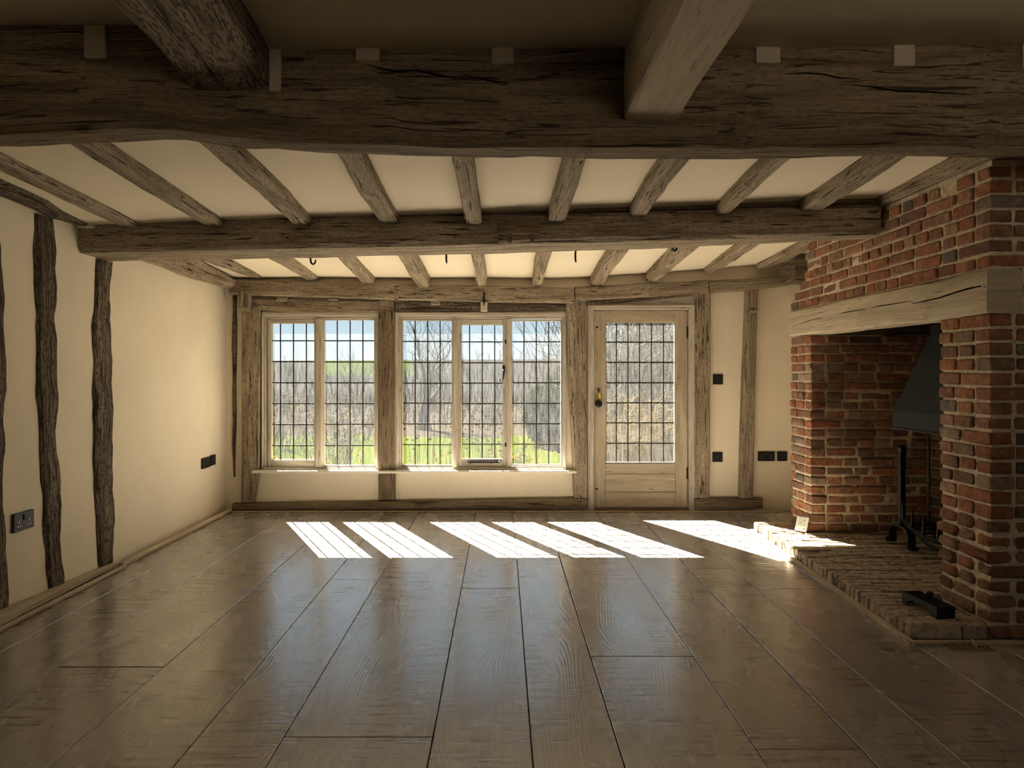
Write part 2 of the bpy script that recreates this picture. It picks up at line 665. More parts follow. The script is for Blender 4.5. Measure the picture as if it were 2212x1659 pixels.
# ------------------------------------------------------------------ structure: walls
def sheet(name, P00, P10, P01, P11, nu, nv, amp, thick, mat, seed, freq=2.2):
    """gently uneven plaster sheet with thickness; normal = (u x v) side is the face"""
    m = MB()
    P00, P10, P01, P11 = map(Vector, (P00, P10, P01, P11))
    n = (P10 - P00).cross(P01 - P00).normalized()
    for j in range(nv + 1):
        for i in range(nu + 1):
            u, v = i / nu, j / nv
            p = lerp(lerp(P00, P10, u), lerp(P01, P11, u), v)
            d = noise.noise(p * freq + Vector((seed, 0, 0))) * amp
            m.v.append(p + n * d)
    off = len(m.v)
    m.v += [p - n * thick for p in m.v[:off]]
    W = nu + 1
    for j in range(nv):
        for i in range(nu):
            a = j * W + i
            m.face((a, a + 1, a + W + 1, a + W), None, 0, True)
            m.face((off + a + W, off + a + W + 1, off + a + 1, off + a), None, 0, False)
    ring = [i for i in range(W)] + [j * W + nu for j in range(1, nv + 1)] + [nv * W + i for i in range(nu - 1, -1, -1)] + [j * W for j in range(nv - 1, 0, -1)]
    for k in range(len(ring)):
        a, c = ring[k], ring[(k + 1) % len(ring)]
        m.face((a, off + a, off + c, c))
    return m


WL = -2.39
o = sheet('wall_left', (WL, -3.1, -.05), (WL, 6.3, -.05), (WL, -3.1, 2.45), (WL, 6.3, 2.45), 70, 24, .006, .2, PLASTER, 3).build('wall_left', PLASTER)
struct(o, 'cream lime plaster wall on the left side', 'wall')

# back wall with openings for two windows and the door
YB = 6.14
W1 = (-2.072, -1.066, .348, 1.712)
W2 = (-.928, .548, .348, 1.712)
DR = (.735, 1.66, 0.0, 1.785)
b = MB()
TB = 6.36
b.box(-2.6, W1[0], YB, TB, -.3, 2.45)
b.box(W1[1], W2[0], YB, TB, -.3, 2.45)
b.box(W2[1], DR[0], YB, TB, -.3, 2.45)
b.box(DR[1], 3.3, YB, TB, -.3, 2.45)
for w in (W1, W2):
    b.box(w[0], w[1], YB, TB, -.3, w[2])
    b.box(w[0], w[1], YB, TB, w[3], 2.45)
b.box(DR[0], DR[1], YB, TB, DR[3], 2.45)
b.box(DR[0], DR[1], YB, TB, -.3, -.001)
o = b.build('wall_back', PLASTER)
struct(o, 'cream plaster window wall between exposed timbers', 'wall')

b = MB()
b.box(2.62, 2.85, 5.335, YB, -.05, 2.45)
b.box(2.85, 3.45, 5.335, 5.6, -.05, 2.45)
b.box(3.25, 3.45, -3.1, 5.6, -.05, 2.45)
o = b.build('wall_right', PLASTER)
struct(o, 'cream plaster wall behind and beside the brick chimney', 'wall')
b = MB()
for (x0, x1, z0, z1) in ((-2.6, 1.2, -.05, 2.45), (3.1, 3.45, -.05, 2.45), (1.2, 3.1, -.05, .6), (1.2, 3.1, 2.05, 2.45)):
    b.box(x0, x1, -3.3, -3.1, z0, z1)
struct(b.build('wall_front', PLASTER), 'cream plaster wall behind the viewpoint', 'wall')


def ceil_f(x, y):
    return 2.105 + .036 * x + (4.0 - y) * .055


def ceil_b(x, y):
    zb = 2.005 + (max(0.0, x - .5) ** 1.3) * .06
    za = 2.15 + .022 * x
    t = (y - 4.3) / (6.14 - 4.3)
    return za + (zb - za) * t


def ceiling_mesh(x0, x1, y0, y1, fz, nu, nv, top=2.55):
    m = MB()
    W = nu + 1
    for j in range(nv + 1):
        for i in range(nu + 1):
            x, y = lerp(x0, x1, i / nu), lerp(y0, y1, j / nv)
            m.v.append(Vector((x, y, fz(x, y) + noise.noise(Vector((x * 1.6, y * 1.6, 5))) * .007)))
    off = len(m.v)
    m.v += [Vector((p.x, p.y, top)) for p in m.v[:off]]
    for j in range(nv):
        for i in range(nu):
            a = j * W + i
            m.face((a, a + W, a + W + 1, a + 1), None, 0, True)
            m.face((off + a, off + a + 1, off + a + W + 1, off + a + W))
    ring = [i for i in range(W)] + [j * W + nu for j in range(1, nv + 1)] + [nv * W + i for i in range(nu - 1, -1, -1)] + [j * W for j in range(nv - 1, 0, -1)]
    for k in range(len(ring)):
        a, c = ring[k], ring[(k + 1) % len(ring)]
        m.face((a, c, off + c, off + a))
    return m


struct(ceiling_mesh(-2.5, 3.3, 2.48, 4.2, ceil_f, 50, 16).build('ceiling', CEIL), 'cream ceiling plaster between the front and middle beams', 'ceiling')
struct(ceiling_mesh(-2.5, 3.3, 4.2, 6.2, ceil_b, 50, 18).build('ceiling', CEIL), 'cream ceiling plaster over the window end of the room', 'ceiling')
struct(ceiling_mesh(-2.5, -.86, -3.2, 2.40, lambda x, y: 2.325, 10, 20).build('ceiling', CEIL), 'shaded plaster ceiling at top left, in front of the heavy beam', 'ceiling')
struct(ceiling_mesh(-.86, 3.3, -3.2, 2.40, lambda x, y: 2.245 + .006 * x, 20, 20).build('ceiling', CEIL), 'shaded plaster ceiling at top centre and right, in front of the heavy beam', 'ceiling')
b = MB()
b.box(-2.6, 3.45, -3.3, 6.5, 2.55, 2.7)  # added slab out of view, stops light leaking in from above
struct(b.build('light_stop_slab', PLASTER), 'added unseen slab over the ceilings, keeping out stray daylight', 'light_stop_slab')


# ------------------------------------------------------------------ timbers
def timber(name, st, mat, parent=None, amp=.006, ch=.012, step=.06, seed=None, wob=1.0):
    """hand-hewn timber lofted through stations of four corner points"""
    seed = R.random() * 90 if seed is None else seed
    st = [[Vector(p) for p in s] for s in st]
    cen = [sum(s, Vector()) / 4 for s in st]
    dist = [0.0]
    for i in range(1, len(st)):
        dist.append(dist[-1] + (cen[i] - cen[i - 1]).length)
    L = dist[-1]
    n = max(5, int(L / step))
    m = MB()
    rings = []
    NP = 16
    per = None
    for r in range(n + 1):
        s = L * r / n
        i = 0
        while i < len(dist) - 2 and s > dist[i + 1]:
            i += 1
        t = (s - dist[i]) / max(1e-6, dist[i + 1] - dist[i])
        if len(st) > 2:
            t = t * t * (3 - 2 * t)
        C = [lerp(st[i][k], st[i + 1][k], t) for k in range(4)]
        c = sum(C, Vector()) / 4
        ring = []
        for k in range(4):
            a, e = C[k], C[(k + 1) % 4]
            ln = (e - a).length
            cc = min(ch * (1 + .6 * noise.noise(Vector((s * 4, k * 7.1, seed)))), ln * .3)
            for tt in (cc / ln, .36, .64, 1 - cc / ln):
                ring.append(lerp(a, e, tt))
        out = []
        for q, p in enumerate(ring):
            d = (p - c)
            dn = d.normalized()
            nz = noise.noise(p * 2.6 * wob + Vector((seed, seed, 0))) * amp + noise.noise(p * 13 + Vector((0, seed, seed))) * amp * .45
            out.append(p + dn * nz)
        rings.append((s, out))
    for s, ring in rings:
        m.v += ring
    per = [0.0]
    r0 = rings[0][1]
    for q in range(NP):
        per.append(per[-1] + (r0[(q + 1) % NP] - r0[q]).length)
    uo, vo = R.random() * 20, R.random() * 20
    for r in range(n):
        for q in range(NP):
            q2 = (q + 1) % NP
            idx = (r * NP + q, r * NP + q2, (r + 1) * NP + q2, (r + 1) * NP + q)
            s0, s1 = rings[r][0] + uo, rings[r + 1][0] + uo
            m.face(idx, [(s0, per[q] + vo), (s0, per[q + 1] + vo), (s1, per[q + 1] + vo), (s1, per[q] + vo)], 0, True)
    for r, rev in ((0, True), (n, False)):
        idx = [r * NP + q for q in range(NP)]
        if rev:
            idx = idx[::-1]
        m.face(idx, [(m.v[i].x * .3 + m.v[i].y * .3, m.v[i].z) for i in idx])
    ob = m.build(name, mat, parent, fix=True, sharp=38)
    return ob


def ybar(x0, x1, y, z0, z1):          # section of a timber running along X or Z: corners in order
    return None


def sec_x(x, y0, y1, z0, z1):         # section across a timber that runs along X
    return [(x, y0, z0), (x, y1, z0), (x, y1, z1), (x, y0, z1)]


def sec_y(y, x0, x1, z0, z1):         # section across a timber that runs along Y
    return [(x0, y, z0), (x1, y, z0), (x1, y, z1), (x0, y, z1)]


def sec_z(z, x0, x1, y0, y1):         # section across a post
    return [(x0, y0, z), (x1, y0, z), (x1, y1, z), (x0, y1, z)]


# heavy front beam
fb = empty('ceiling_beam', (0, 2.41, 1.93))
tag(fb, 'massive dark oak beam crossing the whole top of the view', 'beam')
prof = [(-2.39, 1.985), (-1.75, 1.975), (-1.35, 1.985), (-1.1, 1.995), (-.9, 1.968), (-.65, 1.948), (-.35, 1.940), (0, 1.932), (.8, 1.932), (1.6, 1.936), (2.4, 1.936), (3.24, 1.936)]
timber('beam', [sec_x(x, 2.33, 2.50, z, 2.36) for x, z in prof], OAK_DARK, fb, amp=.010, ch=.03, step=.05)
for k, (x0, x1, y0, y1, zt) in enumerate([(183, 230, 60, 125, 0), (768, 820, 105, 131, 0), (1062, 1110, 105, 137, 0), (1632, 1685, 100, 137, 0), (1928, 1975, 100, 143, 0), (2207, 2255, 100, 148, 0), (582, 607, 105, 198, 0)]):
    a, c = at(x0, y1, 2.325), at(x1, y0, 2.325)
    m = MB()
    m.box(a.x, c.x, 2.318, 2.345, a.z, c.z + .01, .003)
    m.build('plaster_patch', DINGY, fb)

CRK = m_plain('beam_crack', (.012, .009, .006), .95, .05)
for pts in ([(1690, 160), (1740, 158), (1780, 161), (1810, 168), (1860, 172)], [(1836, 184), (1890, 188), (1940, 197), (2000, 198), (2100, 205)], [(795, 140), (830, 150), (860, 154), (900, 152), (950, 163), (985, 168)], [(1000, 160), (1060, 175), (1100, 180)]):
    m = MB()
    cp = [at(qx, qy, 2.326) for qx, qy in pts]
    m.tube(cp, [.001] + [.0028] * (len(cp) - 2) + [.001], 6)
    m.build('crack', CRK, fb)
# middle beam
mbm = empty('ceiling_beam', (0, 4.18, 1.86))
tag(mbm, 'grey weathered oak beam across the middle of the ceiling with iron hooks', 'beam')
timber('beam', [sec_x(-2.385, 4.0, 4.35, 1.866, 2.045), sec_x(-1.2, 4.0, 4.36, 1.89, 2.075), sec_x(0, 4.01, 4.36, 1.916, 2.085), sec_x(1.0, 4.02, 4.32, 1.942, 2.11), sec_x(2.15, 4.03, 4.20, 1.975, 2.145)], OAK, mbm, amp=.008, ch=.022, step=.05)
timber('upper_rail', [sec_x(.42, 4.035, 4.30, 2.10, 2.16), sec_x(2.15, 4.045, 4.18, 2.155, 2.24)], OAK_DARK, mbm, amp=.005, ch=.008)
a, c = at(1073, 505, 3.985), at(1167, 470, 3.985)
timber('scarf_block', [sec_x(a.x, 3.985, 4.05, a.z, c.z), sec_x(c.x, 3.985, 4.05, a.z, c.z)], OAK_DARK, mbm, amp=.003, ch=.004, step=.03)
for px in (1101, 1150):
    p = at(px, 505, 3.99)
    q = at(px, 524, 3.99)
    m = MB()
    m.tube([Vector((p.x, 3.998, p.z)), Vector((q.x, 3.998, q.z))], [.0135, .012], 10)
    m.build('peg', OAK_DARK, mbm)
a = at(203, 500, 3.97)
m = MB()
m.box(-2.384, -2.29, 3.975, 4.03, 2.0, 2.06, .004)
m.build('plaster_patch', PLASTER, mbm)

# joists of the front bay
ORD = ['first', 'second', 'third', 'fourth', 'fifth', 'sixth', 'seventh', 'eighth', 'ninth', 'tenth']
jf = [(-2.09, 2.004, .105), (-1.62, 2.010, .11), (-1.125, 2.017, .105), (-.635, 2.027, .105), (-.16, 2.017, .085), (.305, 2.035, .085), (.765, 2.067, .10), (1.245, 2.08, .075), (1.745, 2.10, .115)]
for i, (x, zb, w) in enumerate(jf):
    zn = zb + .055 + .01 * x / 2
    ys = [4.015, 3.5, 3.0, 2.495]
    st = []
    for k, y in enumerate(ys):
        t = (4.015 - y) / 1.52
        zz = lerp(zb, zn + .025, t)
        dx = R.uniform(-.012, .012) if k else 0
        ww = w * R.uniform(.94, 1.1)
        st.append(sec_y(y, x + dx - ww / 2, x + dx + ww / 2, zz, ceil_f(x, y) + .02))
    o = timber('ceiling_joist', st, OAK, None, amp=.006, ch=.011)
    tag(o, '%s oak joist from the left between the front and middle beams' % ORD[i], 'joist', 'joists of the front ceiling bay')
# joists of the window bay
jb = [(555, 600, 540), (672, 605, 560), (795, 612, 575), (916, 622, 590), (1041, 620, 590), (1160, 618, 588), (1289, 617, 585), (1410, 608, 0), (1533, 591, 0), (1650, 580, 0)]
for i, (px, py, _) in enumerate(jb):
    pz = at(px, py, 6.06)
    st = []
    for k, y in enumerate((6.075, 5.5, 4.9, 4.34)):
        t = (6.075 - y) / 1.735
        zz = pz.z + t * (-.03, .045, .11, .125)[min(i, 3)] - max(0, pz.x - .8) * .05 * t
        dx = R.uniform(-.012, .012) if k else 0
        w = (.085 if i in (4, 5) else .105) * R.uniform(.92, 1.1)
        x = pz.x
        if i == 0:
            x = pz.x - .0 * t
        st.append(sec_y(y, x + dx - w / 2, x + dx + w / 2, zz, max(zz + .04, ceil_b(x, y) + .02)))
    o = timber('ceiling_joist', st, OAK, None, amp=.007, ch=.014)
    tag(o, '%s oak joist from the left between the middle beam and the window wall' % ORD[i], 'joist', 'joists of the window bay')

# near beams running towards the camera
o = timber('ceiling_beam', [sec_y(2.325, -1.03, -.765, 2.115, 2.40), sec_y(1.6, -1.0, -.70, 2.118, 2.40), sec_y(0.4, -.98, -.70, 2.115, 2.40), sec_y(-3.0, -.98, -.70, 2.11, 2.40)], OAK_PIT, amp=.014, ch=.03, step=.05)
tag(o, 'dark rough-hewn beam at top left running towards the viewer', 'beam')
o = timber('ceiling_beam', [sec_y(2.325, .40, .572, 2.012, 2.36), sec_y(-3.0, .40, .572, 2.012, 2.36)], OAK_PALE, amp=.005, ch=.008)
tag(o, 'square-cut paler oak beam at top right of centre running towards the viewer', 'beam')
o = timber('ceiling_joist', [[(-.70, 1.60, 2.13), (-.70, 1.80, 2.13), (-.70, 1.80, 2.27), (-.70, 1.60, 2.27)], [(.40, 1.48, 2.15), (.40, 1.68, 2.15), (.40, 1.68, 2.27), (.40, 1.48, 2.27)]], OAK_ROUGH, amp=.005)
tag(o, 'short cross timber at the top edge beside the rough dark beam', 'joist')

# left wall plate and posts
o = timber('wall_plate', [sec_y(4.0, -2.385, -2.31, 2.005, 2.09), sec_y(3.72, -2.385, -2.31, 2.0, 2.09), sec_y(3.55, -2.385, -2.27, 2.01, 2.13), sec_y(3.28, -2.385, -2.27, 2.025, 2.14), sec_y(2.51, -2.385, -2.28, 2.04, 2.16)], OAK_ROUGH, amp=.010, ch=.02)
tag(o, 'rough wall plate along the top of the left wall, in front of the middle beam', 'beam')
o = timber('wall_plate', [sec_y(6.05, -2.385, -2.27, 1.915, 2.0), sec_y(5.2, -2.385, -2.25, 1.90, 2.06), sec_y(4.37, -2.385, -2.27, 1.93, 2.11)], OAK, amp=.010, ch=.025)
tag(o, 'wall plate along the top of the left wall, behind the middle beam', 'beam')


def left_post(name, label, st, mat=OAK_ROUGH):
    S = []
    for (z, y0, y1, prot) in st:
        S.append([(-2.45, y0, z), (WL + prot, y0, z), (WL + prot, y1, z), (-2.45, y1, z)])
    o = timber(name, S, mat, None, amp=.017, ch=.016, step=.03, wob=2.0)
    tag(o, label, 'post', 'posts of the left wall')
    return o


left_post('wall_post', 'rough oak stud at the very left edge of the view', [(.03, 3.20, 3.43, .02), (.6, 3.2, 3.395, .02), (1.05, 3.2, 3.40, .024), (1.4, 3.2, 3.40, .02), (1.8, 3.2, 3.37, .02), (2.02, 3.2, 3.36, .01)])
left_post('wall_post', 'rough oak stud between the left edge stud and the one under the middle beam', [(.035, 3.735, 3.85, .018), (.4, 3.69, 3.84, .022), (.9, 3.655, 3.80, .02), (1.4, 3.63, 3.79, .022), (2.0, 3.61, 3.775, .022)])
left_post('wall_post', 'rough oak stud standing under the left end of the middle beam', [(.035, 4.19, 4.335, .018), (.5, 4.16, 4.35, .022), (.95, 4.15, 4.34, .024), (1.5, 4.14, 4.32, .018), (1.86, 4.17, 4.325, .018)])

# left sole ledge and skirting
o = timber('sole_plate', [sec_y(4.32, -2.40, -2.345, .0, .035), sec_y(3.8, -2.40, -2.335, .0, .05), sec_y(3.3, -2.40, -2.315, .0, .065), sec_y(2.5, -2.40, -2.31, .0, .07)], OAK_PALE, amp=.008, ch=.018)
tag(o, 'worn pale sole timber at the foot of the left wall studs', 'beam')
b = MB()
b.box(-2.345, -2.31, 4.33, 6.1, 0.0, .028, .006)
b.box(-2.309, -2.285, 2.2, 4.33, 0.0, .022, .006)
struct(b.build('baseboard_left', BATTEN), 'thin pale batten along the foot of the left wall', 'baseboard')

# ------------------------------------------------------------------ timbers of the window wall
YF = 6.085


def zb(px0, px1, Y=YF):
    return (px0 - VX) * Y / F, (px1 - VX) * Y / F


def zz(py, Y=YF):
    return CAMZ - (py - VY) * Y / F


def back_post(label, st, mat=OAK, yf=YF, amp=.004, name='wall_post'):
    S = []
    for (py, a, c) in st:
        x0, x1 = zb(a, c, yf)
        S.append(sec_z(zz(py, yf), x0, x1, yf, YB + .01))
    o = timber(name, S, mat, None, amp=amp, ch=.008, step=.05)
    tag(o, label, 'post', 'posts of the window wall')
    return o


back_post('narrow dark strip of timber in the corner left of the windows', [(1030, 504, 507), (960, 500, 508), (915, 502, 509), (740, 501, 510), (628, 502, 510)], OAK_ROUGH, 6.12, .006)
back_post('broad oak post left of the two-light window', [(1084, 521, 548), (1020, 521, 559), (900, 521, 560), (662, 521, 561)])
back_post('dark oak post between the two windows', [(1080, 818, 852), (672, 816, 853)], OAK_DARK)
back_post('leaning oak post between the three-light window and the door', [(1076, 1240, 1269), (1000, 1237, 1268), (850, 1230, 1267), (642, 1222, 1264)])
back_post('straight oak post on the hinge side of the garden door', [(1076, 1499, 1533), (632, 1499, 1536)])
back_post('slim leaning oak stud between the two black wall plates and the socket pair', [(1076, 1598, 1626), (850, 1604, 1632), (624, 1613, 1638)], OAK)


def back_beam(label, st, yf, mat=OAK, amp=.006, yb=YB + .01, name='wall_beam'):
    S = []
    for (px, pt, pb) in st:
        x = (px - VX) * yf / F
        S.append(sec_x(x, yf, yb, zz(pb, yf), zz(pt, yf)))
    o = timber(name, S, mat, None, amp=amp, ch=.01, step=.05)
    tag(o, label, 'beam')
    return o


YP = 6.045
back_beam('long oak wall plate over both windows', [(494, 604, 636), (640, 607, 640), (860, 612, 648), (1080, 618, 652), (1241, 621, 655)], YP)
back_beam('middle length of oak wall plate above the garden door', [(1243, 619, 650), (1400, 612, 641), (1531, 604, 633)], YP)
back_beam('short end of oak wall plate next to the chimney corner', [(1533, 606, 632), (1640, 600, 624), (1708, 597, 615)], YP)
back_beam('oak head timber with mortises over the two-light window', [(541, 640, 670), (640, 645, 675), (851, 650, 674)], 6.10, OAK, .005, name='head_beam')
back_beam('dark rough head timber over the three-light window', [(853, 648, 674), (1040, 652, 672), (1221, 655, 667)], 6.10, OAK_ROUGH, .005, name='head_beam')
back_beam('dark tapering head timber above the garden door', [(1268, 648, 660), (1400, 640, 650), (1497, 633, 638)], 6.09, OAK_ROUGH, .003, name='head_beam')
back_beam('long grey oak sole timber under the windows', [(500, 1088, 1104), (800, 1084, 1101), (1269, 1077, 1098)], 6.07, OAK_DARK, .004, name='sole_beam')
back_beam('short oak sole timber right of the garden door', [(1501, 1077, 1098), (1648, 1077, 1098)], 6.07, OAK_DARK, .004, name='sole_beam')
# wedge filler above the door
m = MB()
poly = []
for (px, py) in ((1275, 660), (1499, 660), (1499, 637)):
    p = at(px, py, 6.115)
    poly.append((p.x, p.z))
m.prism(poly, 1, 6.11, YB + .01)
tag(m.build('wedge_board', LIMED), 'pale wedge-shaped board above the door frame', 'board')
# plugs in the head timber
for k, (x0, x1, y0, y1) in enumerate([(598, 620, 641, 652), (708, 732, 645, 658), (819, 843, 648, 658), (931, 951, 650, 659)]):
    a, c = at(x0, y1, 6.09), at(x1, y0, 6.09)
    m = MB()
    m.box(a.x, c.x, 6.078, 6.12, a.z, c.z, .004)
    tag(m.build('mortise_plug', OAK), '%s small wooden plug from the left under the long wall plate' % ORD[k], 'plug', 'mortise plugs over the windows')
# brackets
m = MB()
a, c = at(519, 672, 6.03), at(540, 628, 6.03)
m.box(a.x, c.x, 6.04, 6.075, a.z, c.z, .004)
m.box(a.x + .004, a.x + .022, 6.015, 6.04, a.z + .03, c.z, .003)
m.box(c.x - .016, c.x - .002, 6.02, 6.04, a.z + .005, c.z - .02, .003)
m.box(a.x + .006, c.x - .002, 6.018, 6.04, a.z, a.z + .032, .003)
m.box(a.x - .028, a.x - .002, 6.07, 6.10, a.z + .03, c.z, .003)
tag(m.build('wooden_bracket', OAK), 'small carved wooden bracket in the corner above the left window post', 'bracket')
m = MB()
a, c = at(1038, 672, 6.03), at(1053, 652, 6.03)
m.box(a.x, c.x, 6.03, 6.10, a.z, c.z, .004)
rt = empty('wooden_bracket', ((a.x + c.x) / 2, 6.05, a.z))
m.build('block', OAK_PALE, rt)
m = MB()
m.tube([Vector(((a.x + c.x) / 2, 6.036, zz(630, 6.03))), Vector(((a.x + c.x) / 2, 6.028, zz(652, 6.03))), Vector(((a.x + c.x) / 2, 6.026, zz(660, 6.03)))], [.006, .007, .004], 8)
m.build('iron_pin', IRON, rt)
tag(rt, 'pale wooden block with an iron pin above the three-light window', 'bracket')
m = MB()
a, c = at(1616, 676, 6.05), at(1636, 624, 6.05)
m.box(a.x, c.x, 6.05, 6.09, a.z, c.z, .006)
m.box(a.x, c.x, 6.035, 6.09, a.z, a.z + .025, .005)
tag(m.build('wooden_bracket', OAK), 'wooden corbel block at the top of the slim leaning stud', 'bracket')
o = timber('wall_plate', [sec_y(5.72, 2.36, 2.61, 1.935, 2.10), sec_y(6.03, 2.36, 2.61, 1.94, 2.10)], OAK_DARK, amp=.006)
tag(o, 'dark timber end in the upper corner behind the chimney', 'beam')
# pegs in the sole timbers and plates
# ------------------------------------------------------------------ windows and door
YG = 6.17


def glazing(parent, cols, rows, tilt=.004):
    """panes and lead lattice; cols / rows are measured positions at the glass plane"""
    X = [(c - VX) * YG / F for c in cols]
    Z = [CAMZ - (r - VY) * YG / F for r in rows]
    for i in range(len(X) - 1):
        for j in range(len(Z) - 1):
            m = MB()
            m.box(X[i] + .001, X[i + 1] - .001, YG - .0015, YG + .0015, Z[j + 1] + .001, Z[j] - .001)
            for v in m.v:
                v.y += (v.x - X[i]) * R.uniform(-.5, .5) * tilt
            m.mi = [0 if k == 2 else 1 for k in range(6)]
            m.build('pane', [GLASS, GLASS_B], parent)
    m = MB()
    for x in X[1:-1]:
        m.box(x - .0046, x + .0046, YG - .005, YG + .005, Z[-1], Z[0], .002)
    for z in Z[1:-1]:
        m.box(X[0], X[-1], YG - .0048, YG + .0048, z - .0048, z + .0048, .002)
    m.build('lead_lattice', LEAD, parent)
    return X[0], X[-1], Z[-1], Z[0]


def ring_boxes(m, x0, x1, z0, z1, w, y0, y1, bev=.003, wb=None, wt=None):
    """frame just outside the rectangle"""
    wb = w if wb is None else wb
    wt = w if wt is None else wt
    m.box(x0 - w, x0, y0, y1, z0 - wb, z1 + wt, bev)
    m.box(x1, x1 + w, y0, y1, z0 - wb, z1 + wt, bev)
    m.box(x0, x1, y0, y1, z1, z1 + wt, bev, grain=0)
    m.box(x0, x1, y0, y1, z0 - wb, z0, bev, grain=0)


def px(v, Y=YG):
    return (v - VX) * Y / F


def pz(v, Y=YG):
    return CAMZ - (v - VY) * Y / F


LIGHTS = {
    'a': ([588, 606, 634, 662, 680], [699, 736, 781, 826.5, 871.4, 916.6, 962, 993]),
    'b': ([701.6, 728.6, 756.4, 784, 808.7], [692, 736, 781.7, 826.6, 871.4, 915.8, 961.7, 1004.6]),
    'c': ([870.4, 896.8, 924, 950.8, 976], [693, 737.5, 782.5, 827.4, 870.3, 915.3, 960.2, 1004]),
    'd': ([997.4, 1014.3, 1041.6, 1068.6, 1086], [702, 738.5, 783.4, 827.4, 871.3, 915.3, 959.2, 991]),
    'e': ([1106.4, 1131.8, 1158.4, 1185, 1211], [694, 738.2, 781.8, 826.4, 870.7, 914.6, 959.2, 1003]),
}


def make_window(name, label, W, lights, mulls):
    root = empty(name, ((W[0] + W[1]) / 2, 6.17, W[2]))
    struct(root, label, 'window')
    xin0 = px(lights[0][1][0][0]) - (.014 if lights[0][0] == 'fixed' else .042)
    xin1 = px(lights[-1][1][0][-1]) + (.014 if lights[-1][0] == 'fixed' else .042)
    zt = pz(692) + .012
    zbm = pz(1004.6) - .012
    m = MB()
    # outer frame and inner moulding step
    m.box(W[0], xin0 - .02, 6.105, 6.25, W[2], W[3], .004)
    m.box(xin1 + .02, W[1], 6.105, 6.25, W[2], W[3], .004)
    m.box(xin0 - .02, xin1 + .02, 6.105, 6.25, zt + .022, W[3], .004, grain=0)
    m.box(xin0 - .02, xin1 + .02, 6.115, 6.25, W[2], zbm - .008, .004, grain=0)
    m.box(xin0 - .024, xin0, 6.135, 6.23, zbm - .01, zt + .024, .003)
    m.box(xin1, xin1 + .024, 6.135, 6.23, zbm - .01, zt + .024, .003)
    m.box(xin0, xin1, 6.135, 6.23, zt, zt + .024, .003, grain=0)
    m.box(xin0, xin1, 6.135, 6.23, zbm - .012, zbm, .003, grain=0)
    m.build('frame', LIMED, root)
    for (a, c) in mulls:
        m = MB()
        m.box(px(a), px(c), 6.12, 6.23, zbm, zt, .006)
        m.box(px(a) - .006, px(c) + .006, 6.14, 6.215, zbm, zt, .003)
        m.build('mullion', LIMED, root)
    for (kind, (cols, rows)) in lights:
        if kind == 'fixed':
            bead = MB()
            x0, x1, z0, z1 = px(cols[0]), px(cols[-1]), pz(rows[-1]), pz(rows[0])
            ring_boxes(bead, x0, x1, z0, z1, .012, 6.155, 6.20, .003)
            part = bead.build('glazing_bead', LIMED, root)
        else:
            cs = MB()
            x0, x1, z0, z1 = px(cols[0]), px(cols[-1]), pz(rows[-1]), pz(rows[0])
            ring_boxes(cs, x0, x1, z0, z1, .034, 6.145, 6.20, .004, wb=z0 - zbm - .002, wt=zt - z1 - .002)
            part = cs.build('casement', LIMED, root)
        glazing(part, cols, rows)
    return root


w1 = make_window('window_1', 'two-light leaded window on the left', W1, [('casement', LIGHTS['a']), ('fixed', LIGHTS['b'])], [(685, 698)])
w2 = make_window('window_2', 'three-light leaded window beside the door', W2, [('fixed', LIGHTS['c']), ('casement', LIGHTS['d']), ('fixed', LIGHTS['e'])], [(979.5, 988.5), (1094.5, 1103)])
# casement fastener, stay and catches of the middle light
m = MB()
h = at(1088, 800, 6.14)
m.box(h.x - .011, h.x + .011, 6.128, 6.146, h.z - .018, h.z + .042, .003)
m.tube([Vector((h.x, 6.125, h.z + .01)), Vector((h.x, 6.118, h.z - .03)), Vector((h.x - .002, 6.118, h.z - .06)), Vector((h.x - .012, 6.118, h.z - .088)), Vector((h.x - .026, 6.118, h.z - .092)), Vector((h.x - .034, 6.118, h.z - .08)), Vector((h.x - .027, 6.118, h.z - .07)), Vector((h.x - .02, 6.118, h.z - .077))], [.008, .007, .006, .005, .0045, .004, .0035, .003], 8)
m.build('fastener', IRON, w2)
m = MB()
a, c = at(1010, 999, 6.13), at(1080, 996, 6.13)
m.box(a.x, c.x, 6.122, 6.132, a.z - .004, a.z + .012, .003)
m.tube([Vector((c.x - .02, 6.12, a.z + .004)), Vector((c.x, 6.118, a.z + .006)), Vector((c.x + .006, 6.118, a.z + .016)), Vector((c.x - .006, 6.118, a.z + .022)), Vector((c.x - .012, 6.118, a.z + .014))], [.006, .006, .005, .004, .003], 8)
m.box(a.x + .02, a.x + .035, 6.118, 6.14, a.z - .008, a.z + .008, .002)
m.box(c.x - .08, c.x - .065, 6.118, 6.14, a.z - .008, a.z + .008, .002)
m.build('window_stay', IRON, w2)
for py in (738, 961):
    h = at(1092, py, 6.135)
    m = MB()
    m.box(h.x - .006, h.x + .006, 6.128, 6.145, h.z - .018, h.z + .018, .005)
    m.build('catch', IRON, w2)

